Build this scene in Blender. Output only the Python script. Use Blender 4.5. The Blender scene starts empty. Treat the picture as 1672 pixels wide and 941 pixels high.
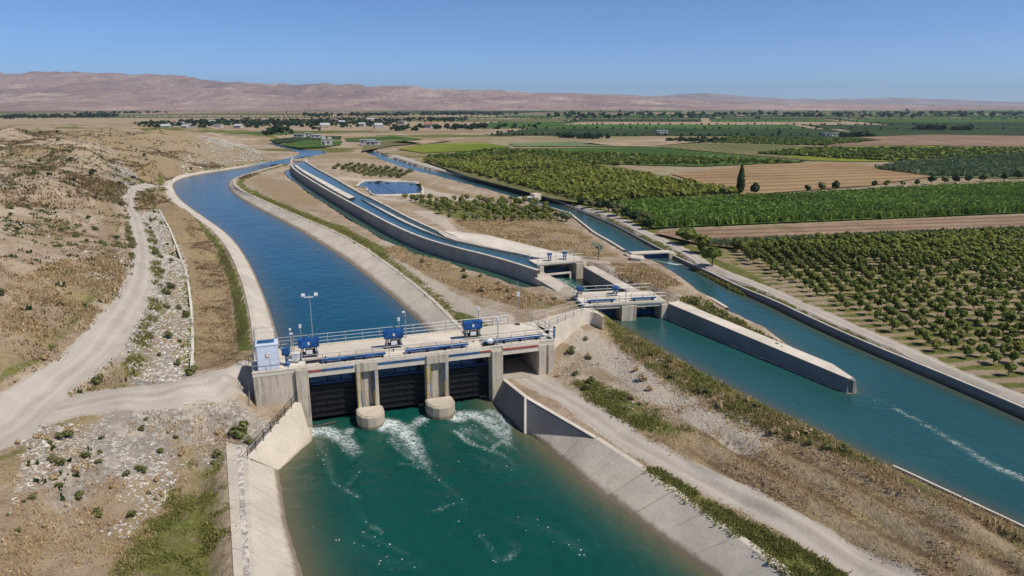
import bpy, math, random
import numpy as np
from mathutils import Vector
from mathutils.geometry import delaunay_2d_cdt
random.seed(7)
rng = np.random.default_rng(7)
scene = bpy.context.scene
COL = scene.collection
R = math.radians

# ------------------------------------------------------------------ camera
H = 24.0; PITCH = R(15.0); FPX = 1115.0
CP, SP = math.cos(PITCH), math.sin(PITCH)
cam_d = bpy.data.cameras.new('camera'); cam = bpy.data.objects.new('camera', cam_d); COL.objects.link(cam)
cam.location = (0, 0, H); cam.rotation_euler = (R(90)-PITCH, 0, 0)
cam_d.sensor_width = 36; cam_d.lens = 36*FPX/1672; cam_d.clip_start = 0.5; cam_d.clip_end = 60000
scene.camera = cam

def W(px, py, z=0.0):
    """the world point at height z that the survey photograph shows at (px, py)"""
    u = (px-836)/FPX; v = (470.5-py)/FPX
    dz = -SP+v*CP; dy = CP+v*SP
    t = (z-H)/dz
    return np.array([u*t, dy*t, z])
def WL(pts, z=None):
    return np.array([W(p[0], p[1], p[2] if len(p) > 2 else z) for p in pts])
def PX(p):
    fwd = p[1]*CP-(p[2]-H)*SP; up = p[1]*SP+(p[2]-H)*CP
    return 836+FPX*p[0]/fwd, 470.5-FPX*up/fwd

# ------------------------------------------------------------------ noise
def _hash(i, j, s):
    n = (i.astype(np.int64)*374761393+j.astype(np.int64)*668265263+s*974634777) & 0x7fffffff
    n = ((n ^ (n >> 13))*1274126177) & 0x7fffffff
    return ((n ^ (n >> 16)) & 0xffff)/65535.0
def vnoise(x, y, s=0):
    x = np.asarray(x, float); y = np.asarray(y, float)
    i = np.floor(x); j = np.floor(y); fx = x-i; fy = y-j
    fx = fx*fx*(3-2*fx); fy = fy*fy*(3-2*fy)
    a = _hash(i, j, s); b = _hash(i+1, j, s); c = _hash(i, j+1, s); d = _hash(i+1, j+1, s)
    return (a*(1-fx)+b*fx)*(1-fy)+(c*(1-fx)+d*fx)*fy
def fbm(x, y, o=4, s=0, g=0.5):
    t = 0; a = 1; n = 0
    for k in range(o):
        t = t+a*vnoise(x*2**k+17.3*k, y*2**k-9.1*k, s+k); n += a; a *= g
    return t/n

# ------------------------------------------------------------------ plane geometry
def in_poly(P, poly):
    x, y = P[:, 0], P[:, 1]; r = np.zeros(len(P), bool); m = len(poly)
    for i in range(m):
        x0, y0 = poly[i][:2]; x1, y1 = poly[(i+1) % m][:2]
        if y0 == y1: continue
        c = ((y0 > y) != (y1 > y)) & (x < (x1-x0)*(y-y0)/(y1-y0)+x0)
        r ^= c
    return r
def dist_line(P, line, closed=False):
    d = np.full(len(P), 1e9); m = len(line)
    for i in range(m if closed else m-1):
        a = np.array(line[i][:2]); b = np.array(line[(i+1) % m][:2]); ab = b-a
        L = (ab*ab).sum()+1e-12
        t = np.clip(((P[:, :2]-a)@ab)/L, 0, 1)
        q = a+t[:, None]*ab
        d = np.minimum(d, np.hypot(P[:, 0]-q[:, 0], P[:, 1]-q[:, 1]))
    return d
def sd_poly(P, poly):
    d = dist_line(P, poly, True)
    return np.where(in_poly(P, poly), -d, d)
def sstep(a, b, x):
    t = np.clip((x-a)/(b-a), 0, 1); return t*t*(3-2*t)
def resample(line, n=None, step=None, grow=None):
    line = np.asarray(line, float)
    seg = np.linalg.norm(np.diff(line, axis=0), axis=1); s = np.r_[0, np.cumsum(seg)]
    if grow is not None:   # spacing grows with the distance
        out = [0.0]; 
        while out[-1] < s[-1]:
            x = np.interp(out[-1], s, line[:, 0]); y = np.interp(out[-1], s, line[:, 1])
            out.append(out[-1]+max(0.4, grow*math.hypot(x, y)))
        out[-1] = s[-1]
        if len(out) > 2 and out[-1]-out[-2] < .2: out.pop(-2)
        t = np.array(out)
    else:
        if n is None: n = max(2, int(s[-1]/step)+1)
        t = np.linspace(0, s[-1], n)
    return np.stack([np.interp(t, s, line[:, k]) for k in range(line.shape[1])], 1)
def smooth(line, it=2):
    line = np.asarray(line, float)
    for _ in range(it):   # Chaikin, ends kept
        q = line[:-1]*.75+line[1:]*.25; r = line[:-1]*.25+line[1:]*.75
        mid = np.empty((2*len(q), line.shape[1])); mid[0::2] = q; mid[1::2] = r
        line = np.vstack([line[:1], mid[1:-1], line[-1:]])
    return line
def offset(line, d):
    """moves a polyline sideways; positive is to the right of its direction"""
    line = np.asarray(line, float); t = np.gradient(line[:, :2], axis=0)
    t /= np.linalg.norm(t, axis=1)[:, None]+1e-9
    o = line.copy(); o[:, 0] += t[:, 1]*d; o[:, 1] -= t[:, 0]*d
    return o

# ------------------------------------------------------------------ objects
def link(o, parent=None):
    COL.objects.link(o)
    if parent is not None: o.parent = parent
    return o
def mesh_np(name, V, F, mat, parent=None, smooth_=False, uv=None, attrs=None, mats=None, midx=None):
    """V (n,3), F (m,3|4) arrays as ONE mesh object"""
    me = bpy.data.meshes.new(name); V = np.asarray(V, np.float32); F = np.asarray(F, np.int32)
    k = F.shape[1]
    me.vertices.add(len(V)); me.vertices.foreach_set('co', V.ravel())
    me.loops.add(F.size); me.loops.foreach_set('vertex_index', F.ravel())
    me.polygons.add(len(F)); me.polygons.foreach_set('loop_start', np.arange(0, F.size, k, dtype=np.int32))
    try: me.polygons.foreach_set('loop_total', np.full(len(F), k, np.int32))
    except Exception: pass
    if uv is not None:
        l = me.uv_layers.new(name='UVMap'); l.data.foreach_set('uv', np.asarray(uv, np.float32)[F.ravel()].ravel())
    for n, a in (attrs or {}).items():
        a = np.asarray(a, np.float32)
        if a.ndim == 1:
            at = me.attributes.new(n, 'FLOAT', 'POINT'); at.data.foreach_set('value', a)
        else:
            at = me.attributes.new(n, 'FLOAT_COLOR', 'POINT'); at.data.foreach_set('color', np.c_[a, np.ones(len(a))].astype(np.float32).ravel())
    me.update(calc_edges=True); me.validate()
    me.polygons.foreach_set('use_smooth', np.full(len(me.polygons), smooth_, bool))
    for m in (mats or [mat]): me.materials.append(m)
    if midx is not None: me.polygons.foreach_set('material_index', np.asarray(midx, np.int32))
    o = bpy.data.objects.new(name, me)
    return link(o, parent)
def tag(o, label=None, cat=None, group=None, kind=None):
    if label: o['label'] = label
    if cat: o['category'] = cat
    if group: o['group'] = group
    if kind: o['kind'] = kind
    return o
def thing(name, loc, label, cat, group=None, rz=0.0):
    o = bpy.data.objects.new(name, None); o.empty_display_size = .2
    link(o); o.location = loc; o.rotation_euler = (0, 0, rz)
    return tag(o, label, cat, group)
def copy_tree(o, parent=None):
    c = o.copy(); COL.objects.link(c); c.parent = parent
    for ch in list(o.children): copy_tree(ch, c)
    return c
class MB:
    """collects shapes and links them as one mesh"""
    def __init__(s, xf=None): s.v = []; s.f = []; s.xf = xf
    def add(s, vs, fs):
        b = len(s.v); s.v += [tuple(map(float, v)) for v in vs]; s.f += [tuple(b+i for i in f) for f in fs]; return s
    def box(s, a, b):
        x0, y0, z0 = a; x1, y1, z1 = b
        return s.add([(x0, y0, z0), (x1, y0, z0), (x1, y1, z0), (x0, y1, z0), (x0, y0, z1), (x1, y0, z1), (x1, y1, z1), (x0, y1, z1)],
              [(3, 2, 1, 0), (4, 5, 6, 7), (0, 1, 5, 4), (1, 2, 6, 5), (2, 3, 7, 6), (3, 0, 4, 7)])
    def tube(s, p, q, r, r2=None, n=8, cap=True):
        p = Vector(p); q = Vector(q); r2 = r if r2 is None else r2
        d = (q-p).normalized(); a = d.orthogonal().normalized(); b = d.cross(a)
        vs = []
        for c, rr in ((p, r), (q, r2)):
            for k in range(n):
                t = 2*math.pi*k/n; vs.append(c+a*(rr*math.cos(t))+b*(rr*math.sin(t)))
        fs = [(k, (k+1) % n, n+(k+1) % n, n+k) for k in range(n)]
        if cap: fs += [tuple(range(n-1, -1, -1)), tuple(range(n, 2*n))]
        return s.add(vs, fs)
    def path(s, pts, r, n=6):
        for a, b in zip(pts[:-1], pts[1:]): s.tube(a, b, r, n=n)
        return s
    def prism(s, poly, z0, z1):
        n = len(poly); zz0 = z0 if hasattr(z0, '__len__') else [z0]*n; zz1 = z1 if hasattr(z1, '__len__') else [z1]*n
        vs = [(p[0], p[1], zz0[i]) for i, p in enumerate(poly)]+[(p[0], p[1], zz1[i]) for i, p in enumerate(poly)]
        a = sum(poly[i][0]*poly[(i+1) % n][1]-poly[(i+1) % n][0]*poly[i][1] for i in range(n))
        fs = [(k, (k+1) % n, n+(k+1) % n, n+k) for k in range(n)]+[tuple(range(n-1, -1, -1)), tuple(range(n, 2*n))]
        if a < 0: fs = [f[::-1] for f in fs]
        return s.add(vs, fs)
    def ball(s, c, r, n=10, m=6, sc=(1, 1, 1)):
        vs = [(c[0], c[1], c[2]+r*sc[2])]; 
        for i in range(1, m):
            th = math.pi*i/m
            for k in range(n):
                ph = 2*math.pi*k/n; vs.append((c[0]+r*sc[0]*math.sin(th)*math.cos(ph), c[1]+r*sc[1]*math.sin(th)*math.sin(ph), c[2]+r*sc[2]*math.cos(th)))
        vs.append((c[0], c[1], c[2]-r*sc[2])); fs = []
        for k in range(n): fs.append((0, 1+k, 1+(k+1) % n))
        for i in range(m-2):
            for k in range(n):
                a = 1+i*n+k; b = 1+i*n+(k+1) % n; fs.append((a, a+n, b+n, b))
        e = len(vs)-1; o = 1+(m-2)*n
        for k in range(n): fs.append((e, o+(k+1) % n, o+k))
        return s.add(vs, fs)
    def build(s, name, mat, parent=None, smooth_=False, bevel=0.0):
        vs = [s.xf(v) for v in s.v] if s.xf else s.v
        me = bpy.data.meshes.new(name); me.from_pydata(vs, [], s.f); me.update()
        me.materials.append(mat)
        if smooth_: me.polygons.foreach_set('use_smooth', np.ones(len(me.polygons), bool))
        o = bpy.data.objects.new(name, me); link(o, parent)
        if bevel:
            b = o.modifiers.new('bevel', 'BEVEL'); b.width = bevel; b.segments = 1; b.limit_method = 'ANGLE'
        return o
def sheet(name, lines, mat, parent=None, n=None, step=1.2, loc=(0, 0, 0), kind=None, smooth_=False, close_ends=False):
    """skin between polylines (first to last across); UV x runs along in metres, y across"""
    L0 = np.asarray(lines[0]); 
    if n is None:
        ln = np.linalg.norm(np.diff(L0, axis=0), axis=1).sum(); n = max(2, int(ln/step)+1)
    Ls = [resample(l, n) for l in lines]; m = len(Ls)
    V = np.concatenate(Ls); uv = np.zeros((m*n, 2))
    s = np.r_[0, np.cumsum(np.linalg.norm(np.diff(Ls[0], axis=0), axis=1))]; acc = np.zeros(n)
    for k in range(m):
        if k: acc = acc+np.linalg.norm(Ls[k]-Ls[k-1], axis=1)
        uv[k*n:(k+1)*n, 0] = s; uv[k*n:(k+1)*n, 1] = acc
    F = [(k*n+i, k*n+i+1, (k+1)*n+i+1, (k+1)*n+i) for k in range(m-1) for i in range(n-1)]
    F = np.array(F)
    # face the sheet upwards / outwards consistently
    a, b, c = V[F[0][0]], V[F[0][1]], V[F[0][2]]
    nz = np.zeros(3)
    for f in F[::max(1, len(F)//50)]: nz += np.cross(V[f[1]]-V[f[0]], V[f[2]]-V[f[0]])
    if nz[2] < 0: F = F[:, ::-1]
    return mesh_np(name, V-np.array(loc), F, mat, parent, smooth_, uv)
# ------------------------------------------------------------------ materials
class NT:
    def __init__(s, name):
        s.m = bpy.data.materials.new(name); s.m.use_nodes = True; s.t = s.m.node_tree
        s.t.nodes.clear(); s.out = s.n('ShaderNodeOutputMaterial'); s.b = s.n('ShaderNodeBsdfPrincipled')
        s.l(s.b.outputs[0], s.out.inputs[0]); s.pos = s.n('ShaderNodeNewGeometry').outputs['Position']
        s.b.inputs['Specular IOR Level'].default_value = .25
    def n(s, t, **k):
        x = s.t.nodes.new(t)
        for a, b in k.items(): setattr(x, a, b)
        return x
    def l(s, a, b): s.t.links.new(a, b)
    def inp(s, node, i, v):
        if isinstance(v, (int, float)): node.inputs[i].default_value = v
        elif isinstance(v, (tuple, list)): node.inputs[i].default_value = tuple(v)+((1,) if len(v) == 3 and node.inputs[i].type == 'RGBA' else ())
        else: s.l(v, node.inputs[i])
    def noise(s, scale, detail=4, rough=.6, vec=None, dist=0, sc=None):
        x = s.n('ShaderNodeTexNoise'); x.inputs['Scale'].default_value = scale; x.inputs['Detail'].default_value = detail
        x.inputs['Roughness'].default_value = rough; x.inputs['Distortion'].default_value = dist
        v = vec if vec is not None else s.pos
        if sc is not None: v = s.scale(v, sc)
        s.l(v, x.inputs['Vector']); return x.outputs['Fac']
    def voro(s, scale, feature='F1', vec=None, rnd=1.0, out='Distance'):
        x = s.n('ShaderNodeTexVoronoi', feature=feature); x.inputs['Scale'].default_value = scale
        s.l(vec if vec is not None else s.pos, x.inputs['Vector']); return x.outputs[out]
    def scale(s, v, sc, rot=0):
        x = s.n('ShaderNodeMapping'); s.l(v, x.inputs['Vector']); x.inputs['Scale'].default_value = sc; x.inputs['Rotation'].default_value = (0, 0, rot); return x.outputs[0]
    def math(s, op, a, b=0.0, c=0.0, clamp=False):
        x = s.n('ShaderNodeMath', operation=op, use_clamp=clamp); s.inp(x, 0, a); s.inp(x, 1, b)
        if op in ('MULTIPLY_ADD',): s.inp(x, 2, c)
        return x.outputs[0]
    def ss(s, v, a, b):
        x = s.n('ShaderNodeMapRange', interpolation_type='SMOOTHSTEP'); s.inp(x, 0, v); x.inputs[1].default_value = a; x.inputs[2].default_value = b; return x.outputs[0]
    def mix(s, f, a, b, mode='MIX'):
        x = s.n('ShaderNodeMix', data_type='RGBA', blend_type=mode); s.inp(x, 0, f); s.inp(x, 6, a); s.inp(x, 7, b); return x.outputs[2]
    def attr(s, name, out='Fac'): return s.n('ShaderNodeAttribute', attribute_name=name).outputs[out]
    def sep(s, c):
        x = s.n('ShaderNodeSeparateColor'); s.l(c, x.inputs[0]); return x.outputs
    def xyz(s, v):
        x = s.n('ShaderNodeSeparateXYZ'); s.l(v, x.inputs[0]); return x.outputs
    def uv(s):
        x = s.n('ShaderNodeUVMap'); x.uv_map = 'UVMap'; return s.xyz(x.outputs[0])
    def bump(s, h, strength=.5, dist=.1):
        x = s.n('ShaderNodeBump'); x.inputs['Strength'].default_value = strength; x.inputs['Distance'].default_value = dist
        s.l(h, x.inputs['Height']); s.l(x.outputs[0], s.b.inputs['Normal']); return x
    def col(s, c): s.inp(s.b, 'Base Color', c)
    def rough(s, r): s.inp(s.b, 'Roughness', r)

M = {}
def simple(name, c, rough=.6, metal=0.0, var=.12, scale=3.0, spec=.3):
    t = NT(name); n = t.noise(scale, 5, .65)
    d = tuple(x*(1-2*var) for x in c); l = tuple(min(1, x*(1+var)) for x in c)
    t.col(t.mix(t.ss(n, .3, .7), d, l)); t.rough(rough); t.b.inputs['Metallic'].default_value = metal
    t.b.inputs['Specular IOR Level'].default_value = spec
    M[name] = t.m; return t.m

def ground_mat():
    t = NT('ground')
    m1 = t.sep(t.attr('mask_a', 'Color')); m2 = t.sep(t.attr('mask_b', 'Color'))
    big = t.noise(.045, 4, .6); mid = t.noise(.35, 6, .68); fin = t.noise(2.2, 6, .7); vf = t.noise(9, 3, .7)
    brk = t.math('ADD', t.math('MULTIPLY', mid, .62), t.math('MULTIPLY', fin, .38))
    def msk(m, w=1.5, lo=.38, hi=.62):
        return t.ss(t.math('ADD', m, t.math('MULTIPLY', t.math('SUBTRACT', brk, .5), w)), lo, hi)
    sand = t.mix(t.ss(big, .35, .65), (.39, .305, .21), (.53, .44, .33))
    sand = t.mix(t.ss(mid, .35, .7), t.mix(.75, sand, (.25, .175, .105)), sand)
    sand = t.mix(t.math('MULTIPLY', t.ss(fin, .52, .66), .75), sand, (.20, .14, .088))
    sand = t.mix(t.math('MULTIPLY', t.ss(vf, .58, .75), .3), sand, (.66, .58, .48))
    dry = t.mix(t.ss(fin, .3, .7), (.17, .118, .07), (.37, .285, .175))
    dry = t.mix(t.ss(mid, .42, .68), dry, t.mix(t.ss(vf, .35, .65), (.2, .15, .06), (.42, .33, .18)))
    grn = t.mix(t.ss(fin, .32, .68), (.07, .085, .02), (.18, .18, .05))
    grn = t.mix(t.math('MULTIPLY', t.ss(mid, .5, .75), .6), grn, (.26, .22, .09))
    v = t.voro(1.6); v2 = t.voro(4.5)
    grv = t.mix(t.ss(v, .15, .55), (.58, .54, .48), (.3, .265, .225))
    grv = t.mix(t.math('MULTIPLY', t.ss(v2, .3, .6), .5), grv, (.2, .17, .14))
    grv = t.mix(t.ss(mid, .45, .7), grv, (.46, .40, .32))
    til = t.mix(t.ss(fin, .3, .7), (.22, .145, .075), (.36, .26, .155))
    dust = t.mix(t.ss(fin, .3, .7), (.41, .345, .265), (.49, .42, .335))
    c = t.mix(msk(m1[2], 1.2), sand, grv)
    c = t.mix(msk(m2[1], .8), c, til)
    c = t.mix(msk(m1[1], 1.7), c, dry)
    c = t.mix(msk(m1[0], 1.5), c, grn)
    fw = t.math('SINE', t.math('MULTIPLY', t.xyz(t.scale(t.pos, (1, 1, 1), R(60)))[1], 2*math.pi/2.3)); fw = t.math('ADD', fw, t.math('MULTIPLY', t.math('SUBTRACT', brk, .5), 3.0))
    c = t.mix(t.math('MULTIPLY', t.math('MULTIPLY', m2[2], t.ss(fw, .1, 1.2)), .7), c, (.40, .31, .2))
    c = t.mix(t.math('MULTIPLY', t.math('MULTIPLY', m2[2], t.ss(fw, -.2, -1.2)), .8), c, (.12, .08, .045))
    c = t.mix(msk(m2[0], .9), c, dust)
    t.col(c); t.rough(.95); t.b.inputs['Specular IOR Level'].default_value = .1
    h = t.math('ADD', t.math('MULTIPLY', fin, .6), t.math('ADD', t.math('MULTIPLY', vf, .2), t.math('MULTIPLY', mid, .8)))
    t.bump(h, .9, .45)
    M['ground'] = t.m
ground_mat()

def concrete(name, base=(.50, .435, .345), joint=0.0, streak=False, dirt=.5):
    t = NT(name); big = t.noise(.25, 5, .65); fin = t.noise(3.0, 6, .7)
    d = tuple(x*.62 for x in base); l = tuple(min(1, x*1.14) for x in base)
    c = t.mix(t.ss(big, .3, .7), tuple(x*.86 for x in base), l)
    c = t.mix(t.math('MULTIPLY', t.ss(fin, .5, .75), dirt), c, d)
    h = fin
    if streak:
        st = t.noise(1.0, 5, .7, sc=(2.6, 2.6, .16)); st2 = t.noise(1.0, 3, .7, sc=(7, 7, .3))
        c = t.mix(t.math('MULTIPLY', t.ss(st, .47, .66), .85), c, tuple(x*.34 for x in base))
        c = t.mix(t.math('MULTIPLY', t.ss(st2, .52, .68), .5), c, (.34, .25, .14))
        z = t.xyz(t.pos)[2]
        pl = t.math('FRACT', t.math('DIVIDE', z, 1.2)); pj = t.ss(t.math('ABSOLUTE', t.math('SUBTRACT', pl, .5)), .485, .497)
        c = t.mix(t.math('MULTIPLY', pj, .35), c, d)
    if joint:
        u = t.uv(); wob = t.noise(.6, 2)
        f = t.math('FRACT', t.math('DIVIDE', u[0], joint)); j = t.ss(t.math('ABSOLUTE', t.math('SUBTRACT', f, .5)), .472, .492)
        pan = t.n('ShaderNodeTexWhiteNoise', noise_dimensions='1D'); t.l(t.math('FLOOR', t.math('DIVIDE', t.math('ADD', u[0], joint/2), joint)), pan.inputs['W'])
        c = t.mix(t.math('MULTIPLY', t.math('SUBTRACT', pan.outputs['Value'], .3), .25), c, d)
        c = t.mix(t.math('MULTIPLY', t.math('MULTIPLY', j, .6), t.ss(wob, .3, .6)), c, (.24, .2, .15))
        sp = t.noise(1.0, 5, .72, sc=(1.2, 1.2, 1.2), dist=1.5)
        c = t.mix(t.math('MULTIPLY', t.ss(sp, .56, .7), .5), c, (.3, .25, .18))
        h = t.math('SUBTRACT', fin, t.math('MULTIPLY', j, .5))
    # damp band near the waterline
    t.col(c); t.rough(.9); t.bump(h, .35, .06); M[name] = t.m; return t
concrete('concrete'); concrete('concrete_wall', streak=True); concrete('concrete_slab', (.52, .455, .365), joint=3.0)
concrete('concrete_pale', (.59, .525, .425), dirt=.35)

def damp(name, src_base, zw, joint):
    """lining concrete with a wet weed band above the water level zw"""
    t = concrete(name, src_base, joint=joint); z = t.xyz(t.pos)[2]
    k = t.b.inputs['Base Color'].links[0].from_socket
    w = t.ss(t.math('ADD', z, t.math('MULTIPLY', t.noise(1.3, 3), .35)), zw+.62, zw+.28)
    t.col(t.mix(t.math('MULTIPLY', w, .8), k, (.13, .095, .05)))
damp('lining_upper', (.54, .475, .385), -2.4, 3.0); damp('lining_lower', (.53, .465, .375), -6.0, 3.2); damp('nose_damp', (.41, .35, .27), -6.0, 0)
damp('lining_right', (.24, .22, .195), -1.8, 3.0); concrete('concrete_wall_shaded', (.37, .345, .31), joint=3.0); concrete('concrete_shaded', (.22, .205, .185))  # algae stain and the shade of sun-averted sides, both put into base colours

def road_mat():
    t = NT('road'); u = t.uv(); a = t.noise(.3, 5, .65); f = t.noise(3.5, 6, .7); ln = t.noise(1.0, 4, .6, vec=t.n('ShaderNodeUVMap').outputs[0], sc=(.15, 2.2, 1))
    c = t.mix(t.ss(a, .3, .7), (.365, .32, .265), (.44, .39, .33))
    c = t.mix(t.math('MULTIPLY', t.ss(ln, .5, .7), .45), c, (.30, .255, .2))
    c = t.mix(t.math('MULTIPLY', t.ss(f, .58, .75), .4), c, (.3, .25, .19))
    v = t.math('ABSOLUTE', u[1]); rut = t.ss(t.math('ABSOLUTE', t.math('SUBTRACT', t.math('ADD', v, t.math('MULTIPLY', t.math('SUBTRACT', a, .5), .5)), .62)), .30, .08)
    c = t.mix(t.math('MULTIPLY', rut, .45), c, (.48, .43, .365)); c = t.mix(t.math('MULTIPLY', t.ss(v, .28, .05), t.math('MULTIPLY', t.ss(f, .4, .6), .45)), c, (.27, .225, .16))
    t.col(c); t.rough(.95); t.b.inputs['Specular IOR Level'].default_value = .1; t.bump(f, .5, .1); M['road'] = t.m
road_mat()

def water(name, deep, shallow, rough=.07, wave=.5, foam=False, sc=.9):
    t = NT(name); sh = t.attr('shore')
    n0 = t.noise(.06, 3, .5)
    c = t.mix(t.ss(n0, .3, .7), deep, tuple(x*1.25 for x in deep))
    c = t.mix(sh, c, shallow)
    w1 = t.noise(sc, 4, .55, dist=.6); w2 = t.noise(sc*3.6, 3, .6); w3 = t.noise(sc*.22, 2, .5)
    h = t.math('ADD', t.math('MULTIPLY', w1, 1.0), t.math('ADD', t.math('MULTIPLY', w2, .32), t.math('MULTIPLY', w3, 1.0)))
    r = rough
    if foam:
        fa = t.attr('foam'); fn = t.noise(.75, 5, .65, dist=1.6); fn1 = t.noise(1.9, 5, .65, dist=1.2); fn2 = t.noise(3.6, 5, .7, dist=1.2)
        rd = lambda q, k: t.math('SUBTRACT', 1.0, t.math('ABSOLUTE', t.math('MULTIPLY', t.math('SUBTRACT', q, .5), k)), clamp=True)
        lines = t.math('MAXIMUM', rd(fn, 10.0), t.math('MULTIPLY', rd(fn1, 9.0), .85))
        f = t.ss(t.math('MULTIPLY', fa, t.math('ADD', t.math('MULTIPLY', lines, 1.25), t.math('MULTIPLY', fn2, .7))), .46, 1.15)
        dots = t.math('MULTIPLY', t.ss(t.voro(1.7), .17, .07), t.ss(t.math('ADD', fa, t.math('MULTIPLY', t.math('SUBTRACT', fn, .5), .55)), .2, .36))
        f = t.math('MAXIMUM', f, t.math('MULTIPLY', dots, .8))
        milky = t.math('MULTIPLY', t.ss(t.math('ADD', fa, t.math('MULTIPLY', t.math('SUBTRACT', fn2, .5), .5)), .2, 1.05), .8)
        c = t.mix(milky, c, (.075, .18, .145)); c = t.mix(t.math('MULTIPLY', f, .85), c, (.68, .74, .72))
        r = t.math('ADD', t.math('MULTIPLY', f, .6), rough); h = t.math('ADD', h, t.math('MULTIPLY', f, .8))
    t.col(c); t.rough(r); t.b.inputs['IOR'].default_value = 1.33; t.b.inputs['Specular IOR Level'].default_value = .5
    t.bump(h, wave, .16); M[name] = t.m
water('water_upper', (.002, .058, .097), (.08, .085, .07), .1, .5, sc=.75)
water('water_lower', (.003, .054, .041), (.14, .115, .06), .08, .7, foam=True, sc=1.0)
water('water_right', (.014, .066, .066), (.10, .085, .05), .1, .55, foam=True, sc=.8)
water('water_flume', (.02, .07, .085), (.10, .13, .11), .1, .5)
water('water_still', (.012, .070, .052), (.08, .10, .06), .12, .5, foam=True)
water('water_pond', (.008, .032, .075), (.05, .055, .05), .12, .35)

def leaf(name, dark, light, yellow=None, trans=.35):
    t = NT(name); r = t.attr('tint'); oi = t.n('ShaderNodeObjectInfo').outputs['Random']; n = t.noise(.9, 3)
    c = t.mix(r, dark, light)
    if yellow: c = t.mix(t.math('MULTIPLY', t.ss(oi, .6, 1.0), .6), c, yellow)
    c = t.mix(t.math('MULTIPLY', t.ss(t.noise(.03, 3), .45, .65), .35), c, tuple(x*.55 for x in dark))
    t.col(c); t.rough(.55); t.b.inputs['Specular IOR Level'].default_value = .2
    tr = t.n('ShaderNodeBsdfTranslucent'); t.inp(tr, 0, c); mx = t.n('ShaderNodeMixShader'); mx.inputs[0].default_value = trans
    t.l(t.b.outputs[0], mx.inputs[1]); t.l(tr.outputs[0], mx.inputs[2]); t.l(mx.outputs[0], t.out.inputs[0]); M[name] = t.m
leaf('leaf_orchard', (.075, .11, .018), (.24, .28, .05), (.30, .30, .055))
leaf('leaf_dark', (.018, .040, .012), (.06, .10, .028))
leaf('leaf_far', (.02, .042, .016), (.055, .088, .03))
leaf('leaf_corn', (.10, .17, .03), (.26, .36, .07))
leaf('leaf_reed', (.09, .13, .055), (.20, .25, .12))
leaf('leaf_bush', (.09, .105, .03), (.25, .25, .09))
leaf('leaf_grass', (.15, .165, .04), (.36, .34, .11))
leaf('leaf_straw', (.40, .28, .14), (.70, .54, .32))
leaf('leaf_brown', (.14, .09, .045), (.34, .25, .13))
leaf('leaf_pale', (.22, .24, .20), (.42, .44, .38))
leaf('leaf_vine', (.08, .12, .02), (.21, .25, .05))
simple('bark', (.11, .085, .06), .9)
simple('stone', (.50, .46, .40), .9, var=.3, scale=2.5, spec=.1)
simple('steel_galv', (.42, .44, .46), .45, .6); simple('steel_white', (.62, .63, .64), .5)
simple('steel_dark', (.014, .015, .017), .55, 0, .3); simple('blue', (.014, .085, .27), .5, 0, .32, 1.6); simple('blue_dim', (.03, .10, .25), .5, 0, .35, 3.0)
simple('red', (.34, .07, .05), .6, 0, .25); simple('yellow', (.42, .29, .05), .7, 0, .3, 4); simple('kiosk_white', (.60, .66, .76), .5, 0, .06)
simple('wall_white', (.46, .44, .41), .8); simple('wall_sand', (.45, .38, .30), .8); simple('roof_tile', (.30, .14, .09), .8); simple('roof_grey', (.45, .44, .43), .7)
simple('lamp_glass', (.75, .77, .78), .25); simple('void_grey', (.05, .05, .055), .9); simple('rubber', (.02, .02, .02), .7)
simple('black_machine', (.05, .045, .04), .6)

def field(name, c1, c2, c3=None, row=0.0, rot=0.0, amt=.6):
    t = NT(name); a = t.noise(.02, 4, .6); f = t.noise(.5, 5, .7); big = t.noise(.012, 2)
    c = t.mix(t.ss(a, .35, .65), c1, c2); c = t.mix(t.math('MULTIPLY', t.ss(f, .5, .75), .5), c, tuple(x*.6 for x in c1))
    if c3: c = t.mix(t.ss(t.noise(.05, 5, .65), .5, .62), c, c3)
    if row:
        wv = t.math('SINE', t.math('MULTIPLY', t.xyz(t.scale(t.pos, (1, 1, 1), rot))[0], 2*math.pi/row))
        wv = t.math('ADD', wv, t.math('MULTIPLY', t.math('SUBTRACT', f, .5), 2.0))
        c = t.mix(t.math('MULTIPLY', t.ss(wv, -.2, .9), amt), c, tuple(x*.5 for x in c1))
    t.col(c); t.rough(.95); t.b.inputs['Specular IOR Level'].default_value = .08; t.bump(f, .8, .3); M[name] = t.m
field('field_brown', (.25, .16, .105), (.33, .225, .15), (.19, .15, .08), 4.0, R(80))
field('field_tan', (.27, .175, .09), (.35, .24, .125), None, 9.0, R(75), .5)
field('field_far_tan', (.33, .24, .155), (.41, .31, .21), (.20, .17, .08))
field('field_soil', (.27, .20, .12), (.38, .29, .18), (.10, .12, .03))
field('field_green', (.05, .10, .02), (.10, .16, .032), None, 4.0, R(20))
field('field_dark', (.03, .055, .018), (.055, .08, .028), None, 5.0, R(-15))
field('field_olive', (.12, .125, .045), (.19, .17, .075), None, 5.0, R(10), .3)
field('field_lime', (.14, .18, .02), (.24, .24, .035), None, 4.5, R(80), .3)
field('field_mint', (.12, .17, .07), (.17, .21, .10))

def hills_mat():
    t = NT('hills'); a = t.noise(.0009, 7, .62); f = t.noise(.006, 6, .7); g = t.noise(.0022, 5, .65, sc=(1, .5, 3))
    c = t.mix(t.ss(a, .35, .65), (.31, .205, .17), (.46, .32, .255)); c = t.mix(t.math('MULTIPLY', t.ss(f, .48, .7), .5), c, (.19, .135, .12))
    c = t.mix(t.math('MULTIPLY', t.ss(g, .5, .64), .65), c, (.62, .48, .37))
    h = t.math('ADD', t.math('MULTIPLY', f, .5), a); t.col(c); t.rough(1); t.b.inputs['Specular IOR Level'].default_value = .05; t.bump(h, 1.0, 160); M['hills'] = t.m
hills_mat()
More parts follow.
